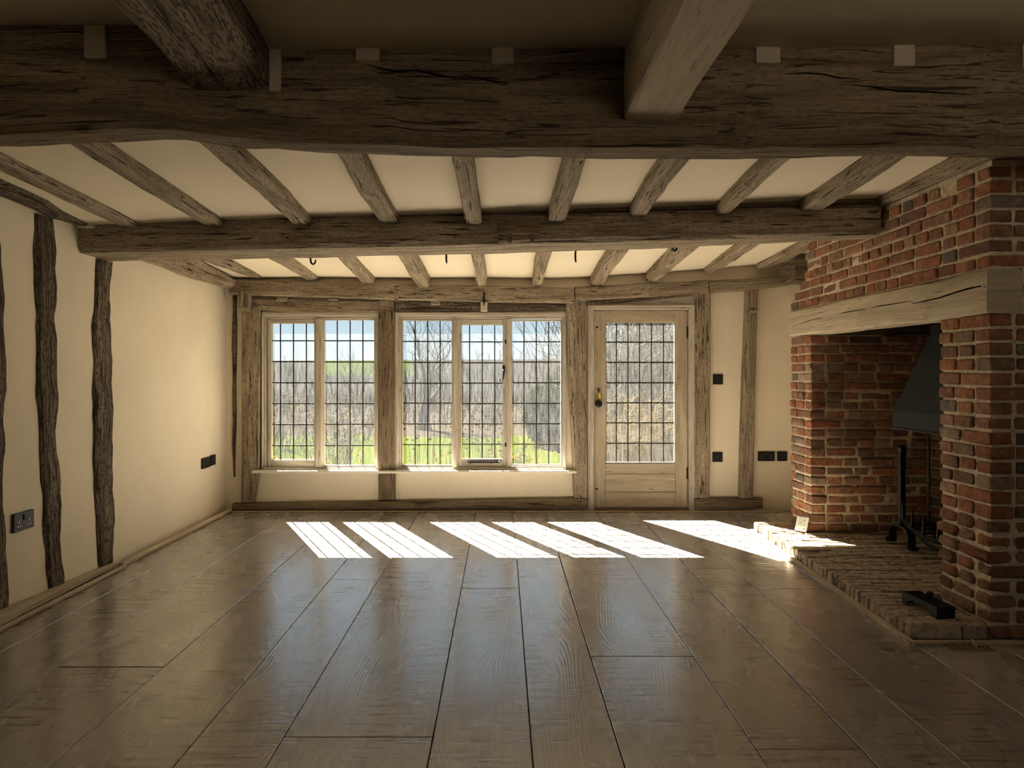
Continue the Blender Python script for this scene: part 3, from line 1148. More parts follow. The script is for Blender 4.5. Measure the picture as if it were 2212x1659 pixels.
# window added in the unseen wall behind the viewpoint, lets in fill daylight
for (wn_, wx0, wx1, lab) in (('added_fill_window', 1.2, 3.1, 'added plain window behind the viewpoint, letting in fill daylight'),):
    w3 = empty(wn_, ((wx0 + wx1) / 2, -3.2, .6))
    struct(w3, lab, 'window')
    m = MB()
    ring_boxes(m, wx0 + .06, wx1 - .06, .66, 1.99, .06, -3.26, -3.12, .004)
    m.build('frame', LIMED, w3)
    xm = [lerp(wx0 + .06, wx1 - .06, k / 3) for k in range(4)]
    for xq in xm[1:3]:
        m = MB()
        m.box(xq - .025, xq + .025, -3.25, -3.13, .66, 1.99, .004)
        m.build('mullion', LIMED, w3)
    for k in range(3):
        m = MB()
        m.box(xm[k] + .001, xm[k + 1] - .001, -3.202, -3.198, .66, 1.99)
        m.build('pane', GLASS_B, w3)
# window sill
m = MB()
m.box(px(543, 6.03), px(1246, 6.03), 6.025, 6.155, .336, .356, .006)
struct(m.build('trim_1', SILLW), 'long white window sill under both windows', 'window sill')

# door
d1 = empty('door_1', (1.2, 6.15, 0))
struct(d1, 'pale limed garden door with leaded glass', 'door')
m = MB()
xo0, xo1 = px(1282, 6.15), px(1485, 6.15)
zo = pz(671, 6.15)
m.box(DR[0], xo0 - .003, 6.10, 6.30, .0, DR[3], .004)
m.box(xo1 + .003, DR[1], 6.10, 6.30, .0, DR[3], .004)
m.box(xo0 - .003, xo1 + .003, 6.10, 6.30, zo + .003, DR[3], .004, grain=0)
m.box(DR[0] + .010, DR[0] + .022, 6.09, 6.11, 0, DR[3] - .012, .003)
m.box(DR[1] - .022, DR[1] - .010, 6.09, 6.11, 0, DR[3] - .012, .003)
m.box(DR[0] + .010, DR[1] - .010, 6.09, 6.11, DR[3] - .024, DR[3] - .012, .003, grain=0)
m.build('frame', LIMED, d1)
m = MB()
m.box(xo0 - .02, xo1 + .02, 6.12, 6.32, .0, .022, .004)
m.build('threshold', OAK_DARK, d1)
DC = [1306.5, 1331, 1356, 1381, 1406.7, 1432.5, 1458]
DRW = [695.5, 738.8, 782.5, 826.4, 869.7, 913, 957, 1000]
gx0, gx1 = px(DC[0]), px(DC[-1])
gz0, gz1 = pz(DRW[-1]), pz(DRW[0])
y0, y1 = 6.145, 6.195
m = MB()
m.box(xo0, gx0, y0, y1, .024, zo, .003)
st1 = m.build('stile', DOORW, d1)
m = MB()
m.box(gx1, xo1, y0, y1, .024, zo, .003)
st2 = m.build('stile', DOORW, d1)
m = MB()
m.box(gx0, gx1, y0, y1, gz1, zo, .003)
m.build('rail', DOORW, d1)
zr = [gz0, pz(1024, 6.145), pz(1063, 6.145), .024]
for k in range(3):
    m = MB()
    m.box(gx0 + .001, gx1 - .001, y0 + (.004 if k == 1 else 0), y1 - .006, zr[k + 1] + .0012, zr[k] - .0012, .004)
    m.build('board', DOORW, d1)
m = MB()
ring_boxes(m, gx0 + .008, gx1 - .008, gz0 + .008, gz1 - .008, .009, 6.152, 6.186, .002)
bead = m.build('glazing_bead', DOORW, d1)
glazing(bead, DC, DRW)
h = at(1293, 872, 6.13)
m = MB()
m.lathe((h.x, 6.146, h.z), (0, -1, 0), [(0, .030), (.006, .030), (.008, .012), (.022, .012), (.026, .026), (.036, .031), (.044, .027), (.048, .012)], 20)
m.build('knob', IRON, d1)
h = at(1293, 842, 6.14)
m = MB()
m.lathe((h.x, 6.146, h.z), (0, -1, 0), [(0, .016), (.003, .016)], 16)
esc = m.build('escutcheon', BRASS, d1)
m = MB()
m.box(h.x - .003, h.x + .003, 6.120, 6.1425, h.z - .022, h.z + .014, .002)
m.build('key', IRON, esc)
m = MB()
m.tube([Vector((h.x + .005, 6.128, h.z - .022)), Vector((h.x + .008, 6.128, h.z - .072))], [.008, .009], 8)
m.build('key_tag', YELLOW, esc)
for py in (718, 1022):
    h = at(1484.5, py, 6.14)
    m = MB()
    m.tube([Vector((h.x, 6.138, h.z - .05)), Vector((h.x, 6.138, h.z + .05))], [.006, .006], 8)
    m.build('hinge', IRON, d1)
for (qx, qy) in ((1290, 707), (1289, 1056)):
    h = at(qx, qy, 6.14)
    m = MB()
    m.lathe((h.x, 6.146, h.z), (0, -1, 0), [(0, .010), (.004, .009), (.006, .004)], 10)
    m.build('bolt_cover', IRON, d1)
for qx in (1308, 1357, 1421):
    h = at(qx, 1077, 6.14)
    m = MB()
    m.lathe((h.x, 6.146, h.z), (0, -1, 0), [(0, .0045), (.002, .004)], 8)
    m.build('screw_head', CHROME, d1)
b = MB()
b.box(-2.31, 2.6, 6.055, 6.075, 0.0, .012, .003)
struct(b.build('baseboard_back', BATTEN), 'thin pale batten along the foot of the window wall', 'baseboard')

# ------------------------------------------------------------------ chimney breast
CHX = 2.165
ch = empty('chimney_breast', (2.6, 4.2, 0))
tag(ch, 'old red brick chimney breast with open inglenook fireplace on the right', 'chimney')
I = .0095
b = MB()


def core(m, x0, x1, y0, y1, z0, z1):
    """mortar body with an uneven subdivided skin"""
    n = lambda d: max(1, int(d / .05))
    nx, ny, nz_ = n(x1 - x0), n(y1 - y0), n(z1 - z0)
    def grid(f, nu, nv):
        base = len(m.v)
        for j in range(nv + 1):
            for i in range(nu + 1):
                p = f(i / nu, j / nv)
                d = noise.noise(p * 11) * .004 + noise.noise(p * 37) * .0025
                m.v.append(p + Vector((d, -d, 0)))
        for j in range(nv):
            for i in range(nu):
                a = base + j * (nu + 1) + i
                m.face((a, a + 1, a + nu + 2, a + nu + 1), None, 0, True)
    grid(lambda u, v: Vector((x0, lerp(y1, y0, u), lerp(z0, z1, v))), ny, nz_)
    grid(lambda u, v: Vector((x1, lerp(y0, y1, u), lerp(z0, z1, v))), ny, nz_)
    grid(lambda u, v: Vector((lerp(x0, x1, u), y0, lerp(z0, z1, v))), nx, nz_)
    grid(lambda u, v: Vector((lerp(x1, x0, u), y1, lerp(z0, z1, v))), nx, nz_)
    grid(lambda u, v: Vector((lerp(x0, x1, u), lerp(y0, y1, v), z1)), nx, ny)
    grid(lambda u, v: Vector((lerp(x0, x1, u), lerp(y1, y0, v), z0)), nx, ny)


NY0, NY1 = 3.15, 3.515      # near pier
FY0, FY1 = 4.985, 5.325     # far pier
LZ0, LZ1 = 1.455, 1.65      # lintel
core(b, CHX + I, 3.24, NY0 + I, NY1 - I, 0, LZ0)
core(b, CHX + I, 3.0, FY0 + I, FY1 - I, 0, LZ0)
core(b, 2.31, 3.24, NY0 + I, NY1 - I, LZ0, LZ1)
core(b, 2.31, 3.24, NY0 + I, NY1 - I, LZ1, 2.14)
TOPZ = 2.125
steps = [5.325, 5.265, 5.165, 5.09, 5.065, 5.055, 5.03]
for k in range(7):
    core(b, CHX + I, 2.40, NY0 + I, steps[k] - I, LZ1 + k * .066, LZ1 + (k + 1) * .066 + (.02 if k == 6 else 0))
b.build('mortar', MORTAR, ch)
b = MB()
core(b, 3.0 + I, 3.2, NY1 - I, FY1, 0, 2.1)
core(b, 2.40, 3.2, FY0 + I, FY1 - I, LZ0, 2.1)
b.build('fireback_mortar', MORTAR_S, ch)
b = MB()
b.box(2.19, 3.2, 3.2, 5.02, 2.10, 2.122)  # unseen cap added to keep sky light out of the flue
b.build('flue_light_stop', MORTAR_S, ch)

BR = []    # (x0,x1,y0,y1,z0,z1, normal, rough, soot, weight)
J = .0138
rb = random.Random(21)


def run(u0, u1, first_off, headers, lo=.20, hi=.235):
    """brick extents along a course"""
    out = []
    u = u0
    first = True
    while u < u1 - .03:
        if first and first_off:
            ln = first_off
        elif headers or rb.random() < .33:
            ln = rb.uniform(.095, .115)
        else:
            ln = rb.uniform(lo, hi)
        first = False
        e = u + ln
        if e > u1 - .05:
            e = u1
        out.append((u, e))
        u = e + J
    return out


def face_x(y0, y1, z0, z1, xf, rough, soot=0, corner_near=False, corner_far=False, w=1.0, n=-1, ncourse=None):
    nc = ncourse or max(1, round((z1 - z0) / .066))
    hgt = (z1 - z0) / nc
    for c in range(nc):
        za, zb_ = z0 + c * hgt + J / 2, z0 + (c + 1) * hgt - J / 2
        a, e = y0, y1
        if corner_near and c % 2 == 0:
            a += .105 + J
        if corner_far and c % 2 == 1:
            e -= .105 + J
        for (p, q) in run(a, e, 0 if c % 2 else rb.uniform(.1, .16), c % 4 == 3):
            s = max(-.012, min(.003, rb.gauss(0, rough)))
            BR.append((xf + s, xf + .10, p, q, za + rb.uniform(-.002, .002), zb_ + rb.uniform(-.002, .002), 'x', rough, soot, w))


def face_y(x0, x1, z0, z1, yf, rough, soot=0, corner=True, w=1.0, sgn=-1, xskip=None):
    nc = max(1, round((z1 - z0) / .066))
    hgt = (z1 - z0) / nc
    for c in range(nc):
        za, zb_ = z0 + c * hgt + J / 2, z0 + (c + 1) * hgt - J / 2
        a = x0
        if corner and c % 2 == 1:
            a += .105 + J
        if xskip is not None:
            a = x0
        for (p, q) in run(a, x1, 0 if c % 2 == 0 else rb.uniform(.1, .2), c % 4 == 2):
            s = max(-.012, min(.003, rb.gauss(0, rough)))
            if sgn < 0:
                BR.append((p, q, yf + s, yf + .10, za + rb.uniform(-.002, .002), zb_ + rb.uniform(-.002, .002), 'y', rough, soot, w))
            else:
                BR.append((p, q, yf - .10, yf + s, za, zb_, 'y', rough, soot, w))


# near pier: room face, camera face
face_x(NY0, NY1, 0.0, .53, CHX - .004, .010, corner_near=True)
face_x(NY0, NY1, .53, LZ0, CHX, .004, corner_near=True, ncourse=14)
face_y(CHX, 2.95, 0.0, .53, NY0 - .003, .008)
face_y(CHX, 2.95, .53, LZ0, NY0, .003)
face_y(2.318, 2.95, LZ0, LZ1, NY0, .003, corner=False)
face_y(CHX, 2.95, LZ1, LZ1 + 7 * .066, NY0, .003)
# far pier: room face, inner return
face_x(FY0, FY1, .0, LZ0, CHX, .004, corner_near=True)
face_y(CHX, 2.98, .0, LZ0, FY0, .005, soot=0)
# breast above the lintel
for k in range(7):
    z0 = LZ1 + k * .066
    y0 = NY0 + ((.105 + J) if k % 2 == 0 else 0)
    for (p, q) in run(y0, steps[k], 0 if k % 2 else rb.uniform(.1, .15), k % 3 == 0):
        s = rb.gauss(0, .003)
        BR.append((CHX + s, CHX + .1, p, q, z0 + J / 2 + rb.uniform(-.002, .002), z0 + .066 - J / 2 + rb.uniform(-.002, .002), 'x', .003, 0, 1.0))
# fireback and hidden near return
face_x(NY1 + .01, FY0 - .01, .06, 2.0, 3.0, .004, soot=1, w=.05)
face_y(CHX + .12, 2.98, .06, LZ0, NY1, .003, soot=1, corner=False, w=0.0, sgn=1)


def brick_weight(bk):
    x0, x1, y0, y1, z0, z1, nn, r_, so, w = bk
    c = Vector(((x0 if nn == 'x' else (x0 + x1) / 2), (y0 + y1) / 2 if nn == 'x' else y0, (z0 + z1) / 2))
    d = c - Vector((0, 0, CAMZ))
    qx, qy = VX + c.x / c.y * F, VY - (c.z - CAMZ) / c.y * F
    if not (-30 < qx < 2240 and -20 < qy < 1680):
        return 0
    if nn == 'x':
        ar = (y1 - y0) * (z1 - z0) * abs(d.x) / d.length ** 3
    else:
        ar = (x1 - x0) * (z1 - z0) * abs(d.y) / d.length ** 3
        if y0 > 4.5 and qx > 2035:
            return 0
    return ar * w


BCACHE = {}


def brick_verts(dx, dy, dz, seed, bev, jit):
    m = MB()
    m.box(-dx / 2, dx / 2, -dy / 2, dy / 2, 0, dz, bev)
    rr = random.Random(seed)
    for v in m.v:
        v.x += rr.uniform(-jit, jit)
        v.y += rr.uniform(-jit, jit)
        v.z += rr.uniform(-jit, jit) * .7
    return m


def brick_mesh(dx, dy, dz, rough, mat, tagk):
    key = (round(dx, 2), round(dy * 66) / 66, round(dz, 3), rough > .006, rb.randrange(3), tagk)
    if key not in BCACHE:
        m = brick_verts(key[0], key[1], key[2], hash(key[:4]) % 1000 + key[4], .013 if key[3] else .006, .006 if key[3] else .0028)
        me = bpy.data.meshes.new('brick')
        me.from_pydata([tuple(v) for v in m.v], [], m.f)
        sm = [len(f) == 4 and 6 <= i or len(f) == 3 for i, f in enumerate(m.f)]
        me.polygons.foreach_set('use_smooth', sm)
        me.materials.append(mat)
        me.update()
        BCACHE[key] = me
    return BCACHE[key]


BR.sort(key=brick_weight, reverse=True)
rest = {0: MB(), 1: MB()}
for i, bk in enumerate(BR):
    x0, x1, y0, y1, z0, z1, nn, r_, so, w = bk
    if i < 300 and brick_weight(bk) > 0:
        me = brick_mesh(x1 - x0, y1 - y0, z1 - z0, r_, BRICK, 'b')
        place('brick', me, ((x0 + x1) / 2, (y0 + y1) / 2, z0), ch, (rb.gauss(0, .008), rb.gauss(0, .008), rb.gauss(0, .008)))
    else:
        mm = brick_verts(x1 - x0, y1 - y0, z1 - z0, i, .006, .0028)
        T = rest[1 if so else 0]
        base = len(T.v)
        T.v += [v + Vector(((x0 + x1) / 2, (y0 + y1) / 2, z0)) for v in mm.v]
        for f in mm.f:
            T.face([base + k for k in f])
tag(rest[0].build('brick', BRICK_ST, ch), kind='stuff')
tag(rest[1].build('fireback_brick', BRICK_SOOT_ST, ch), kind='stuff')

# lintel
o = timber('fireplace_lintel', [sec_y(3.146, 2.148, 2.305, LZ0 - .002, LZ1 - .002), sec_y(3.6, 2.15, 2.305, LZ0 - .010, LZ1 - .005), sec_y(4.3, 2.15, 2.305, LZ0 - .002, LZ1 + .0), sec_y(5.33, 2.15, 2.305, LZ0 + .008, LZ1)], OAK_PALE, None, amp=.007, ch=.012, step=.04)
tag(o, 'thick pale oak lintel over the brick fireplace opening', 'lintel')
CRACKM = m_plain('dark_crack', (.02, .014, .009), .95, .05)
m = MB()
cp = []
for (qx, qy) in ((1712, 705), (1750, 692), (1790, 682), (1830, 674), (1870, 668), (1900, 661), (1940, 655), (1966, 650), (1972, 656), (2000, 650), (2030, 643), (2060, 633), (2090, 624), (2120, 618)):
    Y = 2.149 * F / (qx - VX)
    cp.append(Vector((2.1505, Y, CAMZ - (qy - VY) * Y / F)))
m.tube(cp, [.0015, .002, .002, .003, .002, .0025, .002, .0012, .002, .0035, .004, .0045, .005, .005], 6)
m.build('crack', CRACKM, o)
# trimmer beam on top of the breast
o = timber('ceiling_beam', [sec_y(2.505, 2.13, 2.30, 2.135, 2.26), sec_y(3.3, 2.13, 2.30, 2.135, 2.25), sec_y(4.025, 2.13, 2.30, 2.138, 2.24)], OAK, None, amp=.004, ch=.01)
tag(o, 'oak trimmer lying on the brickwork between the front and middle beams', 'beam')

# ------------------------------------------------------------------ hearth
hearth = empty('hearth', (2.2, 4.2, 0))
tag(hearth, 'raised hearth of worn buff bricks on edge in front of the fireplace', 'hearth')


def hx(y):
    return lerp(1.80, 1.885, (y - 3.13) / 2.2)


HT = .072
m = MB()
for k in range(22):
    y0, y1 = 3.14 + k * .0991, 3.14 + (k + 1) * .0991
    x1 = 2.155 if (y1 < NY1 or y0 > FY0) else 2.99
    m.box(hx(y0) + .008, x1, y0, y1, 0.001, HT - .012)
m.build('bedding', MORTAR_D, hearth)
rh = random.Random(5)
y = 3.135
row = 0
HC = {}
while y < 5.31:
    w = rh.uniform(.047, .058)
    inop = NY1 + .02 < y < FY0 - .07
    xe = 2.985 if inop else 2.145
    x = hx(y) + rh.uniform(-.006, .006)
    first = True
    while x < xe - .04:
        ln = rh.uniform(.20, .23)
        if first and row % 2:
            ln = rh.uniform(.10, .14)
        if row == 0 and first:
            ln = .23
            w = .055
        if x + ln > xe - .06:
            ln = xe - x
        worn = -.010 if x > 2.4 else 0
        zt = HT + rh.gauss(0, .003) + worn * rh.random()
        kx, ky = round(ln, 2), round(w, 3)
        key = (kx, ky, rh.randrange(3))
        if key not in HC:
            mm = brick_verts(kx - .002, ky - .005, .07, hash(key) % 777, .006, .003)
            me = bpy.data.meshes.new('brick')
            me.from_pydata([tuple(v) for v in mm.v], [], mm.f)
            me.materials.append(HEARTHB)
            HC[key] = me
        place('brick', HC[key], (x + ln / 2, y + w / 2, zt - .07), hearth, (rh.gauss(0, .02), rh.gauss(0, .008), rh.gauss(0, .006)))
        x += ln + .004
        first = False
    y += w + .002
    row += 1
# battens round the hearth
m = MB()
P = [(hx(3.13) - .03, 3.085), (hx(5.32) - .03, 5.32)]
for (xa, ya), (xb, yb_) in ((P[0], P[1]),):
    m.v += [Vector(p) for p in [(xa, ya, 0), (xa + .024, ya, 0), (xb + .024, yb_, 0), (xb, yb_, 0), (xa, ya, .018), (xa + .024, ya, .018), (xb + .024, yb_, .018), (xb, yb_, .018)]]
    for q in [(0, 3, 2, 1), (4, 5, 6, 7), (0, 1, 5, 4), (1, 2, 6, 5), (2, 3, 7, 6), (3, 0, 4, 7)]:
        m.face(q, [(m.v[i].y, m.v[i].x) for i in q])
m.box(P[0][0] + .024, 3.2, 3.085, 3.107, 0, .018, .003)
struct(m.build('trim_2', BATTEN), 'pale oak batten edging the hearth', 'trim')

# ------------------------------------------------------------------ things in the fireplace
# smoke hood
hood = empty('smoke_hood', (2.7, 4.1, .84))
tag(hood, 'dark grey steel smoke hood hanging inside the fireplace', 'smoke hood')
m = MB()
y0, y1 = 3.72, 4.46
lo = [(2.45, y0, .845), (2.45, y1, .845), (2.97, y1, .845), (2.97, y0, .845)]
mid = [(2.45, y0, .95), (2.452, y1 - .004, .95), (2.97, y1 - .004, .95), (2.97, y0, .95)]
hi = [(2.66, 3.98, 1.66), (2.66, 4.20, 1.66), (2.97, 4.20, 1.66), (2.97, 3.98, 1.66)]
hh = [(2.66, 3.98, 2.09), (2.66, 4.20, 2.09), (2.97, 4.20, 2.09), (2.97, 3.98, 2.09)]
for ring in (lo, mid, hi, hh):
    m.v += [Vector(p) for p in ring]
for r in range(3):
    for k in range(4):
        k2 = (k + 1) % 4
        m.face((r * 4 + k, r * 4 + k2, r * 4 + 4 + k2, r * 4 + 4 + k))
o = m.build('canopy', HOODM, hood, fix=True)
md = o.modifiers.new('thick', 'SOLIDIFY')
md.thickness = .004
m = MB()
m.box(2.445, 2.46, y0, y1, .838, .85, .003)
m.box(2.46, 2.97, y1 - .012, y1, .838, .85, .003)
m.build('rim', HOODM, hood)


def strap(m, pts, wdt, th):
    """flat bar following pts (in the Y-Z plane), wide along X"""
    n = len(pts)
    base = len(m.v)
    for i in range(n):
        d = (pts[min(i + 1, n - 1)] - pts[max(i - 1, 0)]).normalized()
        nrm = Vector((0, -d.z, d.y))
        for (sx, sn) in ((-1, -1), (1, -1), (1, 1), (-1, 1)):
            m.v.append(pts[i] + Vector((sx * wdt / 2, 0, 0)) + nrm * sn * th / 2)
    for i in range(n - 1):
        for k in range(4):
            k2 = (k + 1) % 4
            m.face((base + i * 4 + k, base + i * 4 + k2, base + i * 4 + 4 + k2, base + i * 4 + 4 + k), None, 0, False)
    m.face([base + k for k in range(4)][::-1])
    m.face([base + (n - 1) * 4 + k for k in range(4)])


def andiron(yc, label):
    r = empty('andiron', (2.58, yc, HT))
    tag(r, label, 'andiron', 'pair of andirons')
    xb = 2.565
    m = MB()
    m.box(xb - .017, xb + .017, yc - .017, yc + .017, .22, .675, .003)
    m.build('post', IRON, r)
    m = MB()
    m.lathe((xb, yc, .675), (0, 0, 1), [(0, .02), (.004, .022), (.008, .014), (.013, .017), (.02, .023), (.03, .026), (.04, .022), (.047, .01)], 14)
    m.build('finial', IRON, r)
    for s in (1, -1):
        m = MB()
        pts = [Vector((xb, yc, .215)), Vector((xb, yc + s * .03, .20)), Vector((xb, yc + s * .06, .203)), Vector((xb, yc + s * .088, .195)), Vector((xb, yc + s * .105, .17)), Vector((xb, yc + s * .11, .14)),
               Vector((xb, yc + s * .106, .10)), Vector((xb, yc + s * .112, .085)), Vector((xb, yc + s * .13, .080)), Vector((xb, yc + s * .145, .088)), Vector((xb, yc + s * .142, .102))]
        strap(m, pts, .05, .009)
        m.build('foot', IRON, r, fix=True)
    m = MB()
    m.box(xb + .017, 2.93, yc - .012, yc + .012, .20, .228, .003)
    m.build('bar', IRON, r)
    m = MB()
    m.box(2.90, 2.93, yc - .012, yc + .012, .078, .20, .003)
    m.build('back_leg', IRON, r)
    return r


andiron(4.56, 'black iron andiron with ball top and scrolled feet in the fireplace')
andiron(3.80, 'second andiron, mostly hidden behind the near brick pier')
# fire basket
bk = empty('fire_basket', (2.68, 4.18, .10))
tag(bk, 'low wrought iron fire basket with upright prongs between the andirons', 'fire grate')


def bow(x, y0, y1, z, dip, dx):
    return [Vector((x - dx * math.sin(math.pi * t), lerp(y0, y1, t), z - dip * math.sin(math.pi * t))) for t in [k / 10 for k in range(11)]]


for (x, dx) in ((2.54, .035), (2.86, -.02)):
    m = MB()
    for q in range(10):
        pass
    pts = bow(x, 4.52, 3.84, .262, .05, dx)
    for a_, c_ in zip(pts[:-1], pts[1:]):
        m.tube([a_, c_], [.015, .015], 4, smooth=False)
    m.build('rail', IRON, bk)
    for t in (.04, .24, .44, .64, .84, .96):
        i = min(9, int(t * 10))
        p = lerp(pts[i], pts[i + 1], t * 10 - i)
        m = MB()
        m.tube([p, p + Vector((0, 0, .05)), p + Vector((0, 0, .115))], [.012, .010, .006], 5)
        m.build('prong', IRON, bk)
m = MB()
pts = bow(2.56, 4.40, 3.95, .21, .05, .03)
for a_, c_ in zip(pts[:-1], pts[1:]):
    m.tube([a_, c_], [.013, .013], 4, smooth=False)
m.build('brace', IRON, bk)
for k in range(9):
    y = lerp(3.90, 4.46, k / 8)
    zq = .262 - .05 * math.sin(math.pi * (4.52 - y) / .68)
    m = MB()
    m.tube([Vector((2.53, y, zq - .01)), Vector((2.86, y, zq - .01))], [.008, .008], 5)
    m.build('bar', IRON, bk)

# iron trivet stand on the hearth
tv = empty('hearth_trivet', (1.99, 3.31, HT))
tag(tv, 'small black iron slatted trivet with arched sides and a round knob on the hearth corner', 'trivet')
TZ = HT + .004
ang = math.atan2(1.955 - 1.932, -(3.42 - 3.20))
ux = Vector((1.930 - 1.955, 3.43 - 3.195, 0))
Lr = ux.length
ux.normalize()
uy = Vector((ux.y, -ux.x, 0))
O = Vector((1.955, 3.195, TZ))


def tq(a, w, z):
    return O + ux * a + uy * w + Vector((0, 0, z))


def tv_prism(poly, w0, w1, nm):
    m = MB()
    n = len(poly)
    for w in (w0, w1):
        m.v += [tq(a, w, z) for a, z in poly]
    m.face(list(range(n)))
    m.face([n + i for i in range(n)][::-1])
    for i in range(n):
        j = (i + 1) % n
        m.face((i, n + i, n + j, j))
    return m.build(nm, IRON, tv, fix=True)


arch = [(0, 0), (0, .055), (Lr, .055), (Lr, 0), (Lr - .03, 0), (Lr - .037, .018), (Lr - .055, .03), (Lr * .5, .034), (.055, .03), (.037, .018), (.03, 0)]
tv_prism(arch, 0, .006, 'side')
tv_prism(arch, .083, .089, 'side')
for a0 in (0, Lr - .006):
    tv_prism([(a0, 0), (a0, .055), (a0 + .006, .055), (a0 + .006, 0)], .006, .083, 'end_plate')
for k in range(10):
    a0 = .010 + k * (Lr - .026) / 9.6
    tv_prism([(a0, .047), (a0, .053), (a0 + .012, .053), (a0 + .012, .047)], .006, .083, 'slat')
m = MB()
m.lathe(tq(Lr * .52, .06, .053), (0, 0, 1), [(0, .008), (.010, .006), (.014, .014), (.022, .018), (.030, .014), (.034, .005)], 14)
m.build('knob', IRON, tv)

# small digital display leaning on the pier
ds = empty('digital_display', (2.12, 5.01, HT))
tag(ds, 'small white digital display leaning against the far brick pier on the sunlit hearth', 'display')
base = Vector((2.09, 4.975, HT + .007))
vx = Vector((.62, -.78, 0)).normalized()        # across
up = Vector((.30, .26, .95)).normalized()
vx = (vx - up * vx.dot(up)).normalized()
nn = vx.cross(up)                                # towards the camera side
if nn.y > 0:
    nn = -nn


def dbox(u0, u1, v0, v1, n0, n1, nm, mat):
    m = MB()
    m.box(u0, u1, v0, v1, n0, n1, min(.004, (n1 - n0) * .4))
    for v in m.v:
        p = base + vx * v.x + up * v.y + nn * v.z
        v.x, v.y, v.z = p
    return m.build(nm, mat, ds, fix=True)


dbox(-.042, .042, 0, .105, -.008, .008, 'case', WHITEP)
dbox(-.034, .034, .034, .098, .008, .0095, 'screen', LCD)
dbox(-.018, .004, .058, .066, .0095, .0100, 'screen_digits', LCDINK)
dbox(.008, .022, .072, .080, .0095, .0100, 'screen_digits', LCDINK)
dbox(-.032, .032, .040, .042, .0095, .0100, 'screen_digits', LCDINK)
m = MB()
m.lathe(base + vx * .024 + up * .017 + nn * .008, nn, [(0, .007), (.002, .006)], 14)
m.build('button', LCDINK, ds)

# floor vent and string
vt = empty('floor_vent', (2.01, 3.04, 0))
tag(vt, 'small slotted brass floor vent beside the near end of the hearth', 'vent')
m = MB()
x0, x1, y0, y1 = 1.915, 2.105, 3.022, 3.080
m.box(x0, x1, y0, y0 + .008, 0.001, .004, .001)
m.box(x0, x1, y1 - .008, y1, 0.001, .004, .001)
n = 9
for k in range(n + 1):
    xx = lerp(x0, x1 - .012, k / n)
    m.box(xx, xx + .0125, y0 + .008, y1 - .008, 0.001, .004, .001)
m.build('grille', BRASS, vt)
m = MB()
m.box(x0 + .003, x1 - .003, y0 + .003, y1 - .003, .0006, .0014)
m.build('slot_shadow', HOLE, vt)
sg = empty('string_tag', (2.035, 3.115, 0))
tag(sg, 'thin pale string hanging down the front of the hearth with a frayed end', 'string')
m = MB()
m.tube([Vector((2.03, 3.16, HT + .006)), Vector((2.035, 3.127, HT + .002)), Vector((2.036, 3.122, .04)), Vector((2.037, 3.078, .024)), Vector((2.036, 3.066, .018))], [.0015] * 5, 6)
m.build('cord', STRING, sg)
m = MB()
m.tube([Vector((2.036, 3.076, .030)), Vector((2.035, 3.066, .022)), Vector((2.036, 3.058, .012)), Vector((2.038, 3.05, .005))], [.004, .010, .011, .003], 7)
m.build('frayed_end', STRING, sg)


# ------------------------------------------------------------------ hooks on the middle beam
def hook(label, pts, r=.006):
    m = MB()
    m.tube([Vector(p) for p in pts], [r * 1.2] + [r] * (len(pts) - 2) + [r * .6], 8)
    tag(m.build('iron_hook', IRON), label, 'hook', 'hooks under the middle beam')


def hook_at(qx, y1, label, curl):
    Y = 4.40
    x = px(qx, Y)
    zt = lerp(1.875, 1.96, (x + 2.3) / 4.4) + .01
    z1 = pz(y1, Y)
    if curl:
        hook(label, [(x, Y - .06, zt + .01), (x - .002, Y, zt - .005), (x, Y + .002, z1 + .018), (x + curl * .006, Y, z1 + .005), (x + curl * .016, Y, z1), (x + curl * .027, Y, z1 + .008), (x + curl * .031, Y, z1 + .03)])
    else:
        hook(label, [(x, Y - .06, zt + .01), (x, Y, zt - .005), (x, Y + .003, z1 + .02), (x + .003, Y - .004, z1)])


hook_at(671, 571, 'curled black iron hook under the left part of the middle beam', 1)
hook_at(964, 569, 'straight black iron hook under the centre of the middle beam, first of two', 0)
hook_at(1243, 567, 'straight black iron hook under the middle beam above the three-light window edge', 0)
hook_at(1452, 542, 'small curled black iron hook under the right part of the middle beam', 1)


# ------------------------------------------------------------------ sockets and switch plates
def plate_back(x0, x1, y0, y1, label, slots, name='wall_plate_socket'):
    Y = 6.13
    a, c = at(x0, y1, Y), at(x1, y0, Y)
    r = empty(name, ((a.x + c.x) / 2, YB, a.z))
    tag(r, label, 'socket')
    m = MB()
    m.box(a.x, c.x, YB - .010, YB, a.z, c.z, .002)
    m.build('plate', BLACKPL, r)
    for (u, v, w, h) in slots:
        x, z = lerp(a.x, c.x, u), lerp(a.z, c.z, v)
        m = MB()
        m.box(x - w / 2, x + w / 2, YB - .0125, YB - .010, z - h / 2, z + h / 2, .001)
        m.build('insert', GREYPL, r)
    return r


plate_back(1540.5, 1562, 809, 830.5, 'square black wall plate at mid height right of the garden door', [(.5, .5, .008, .012)], 'switch_plate')
plate_back(1539.5, 1561, 977, 998, 'square black wall plate low down right of the garden door', [(.5, .5, .014, .014)], 'switch_plate')
plate_back(1637.5, 1674, 975, 996, 'wide black double socket low on the wall next to the fireplace', [(.25, .4, .02, .03), (.75, .4, .02, .03), (.5, .72, .026, .016)], 'power_socket')
plate_back(1679, 1700.5, 975, 996, 'square black plate right beside the brick fireplace pier', [(.5, .5, .012, .035)], 'switch_plate')


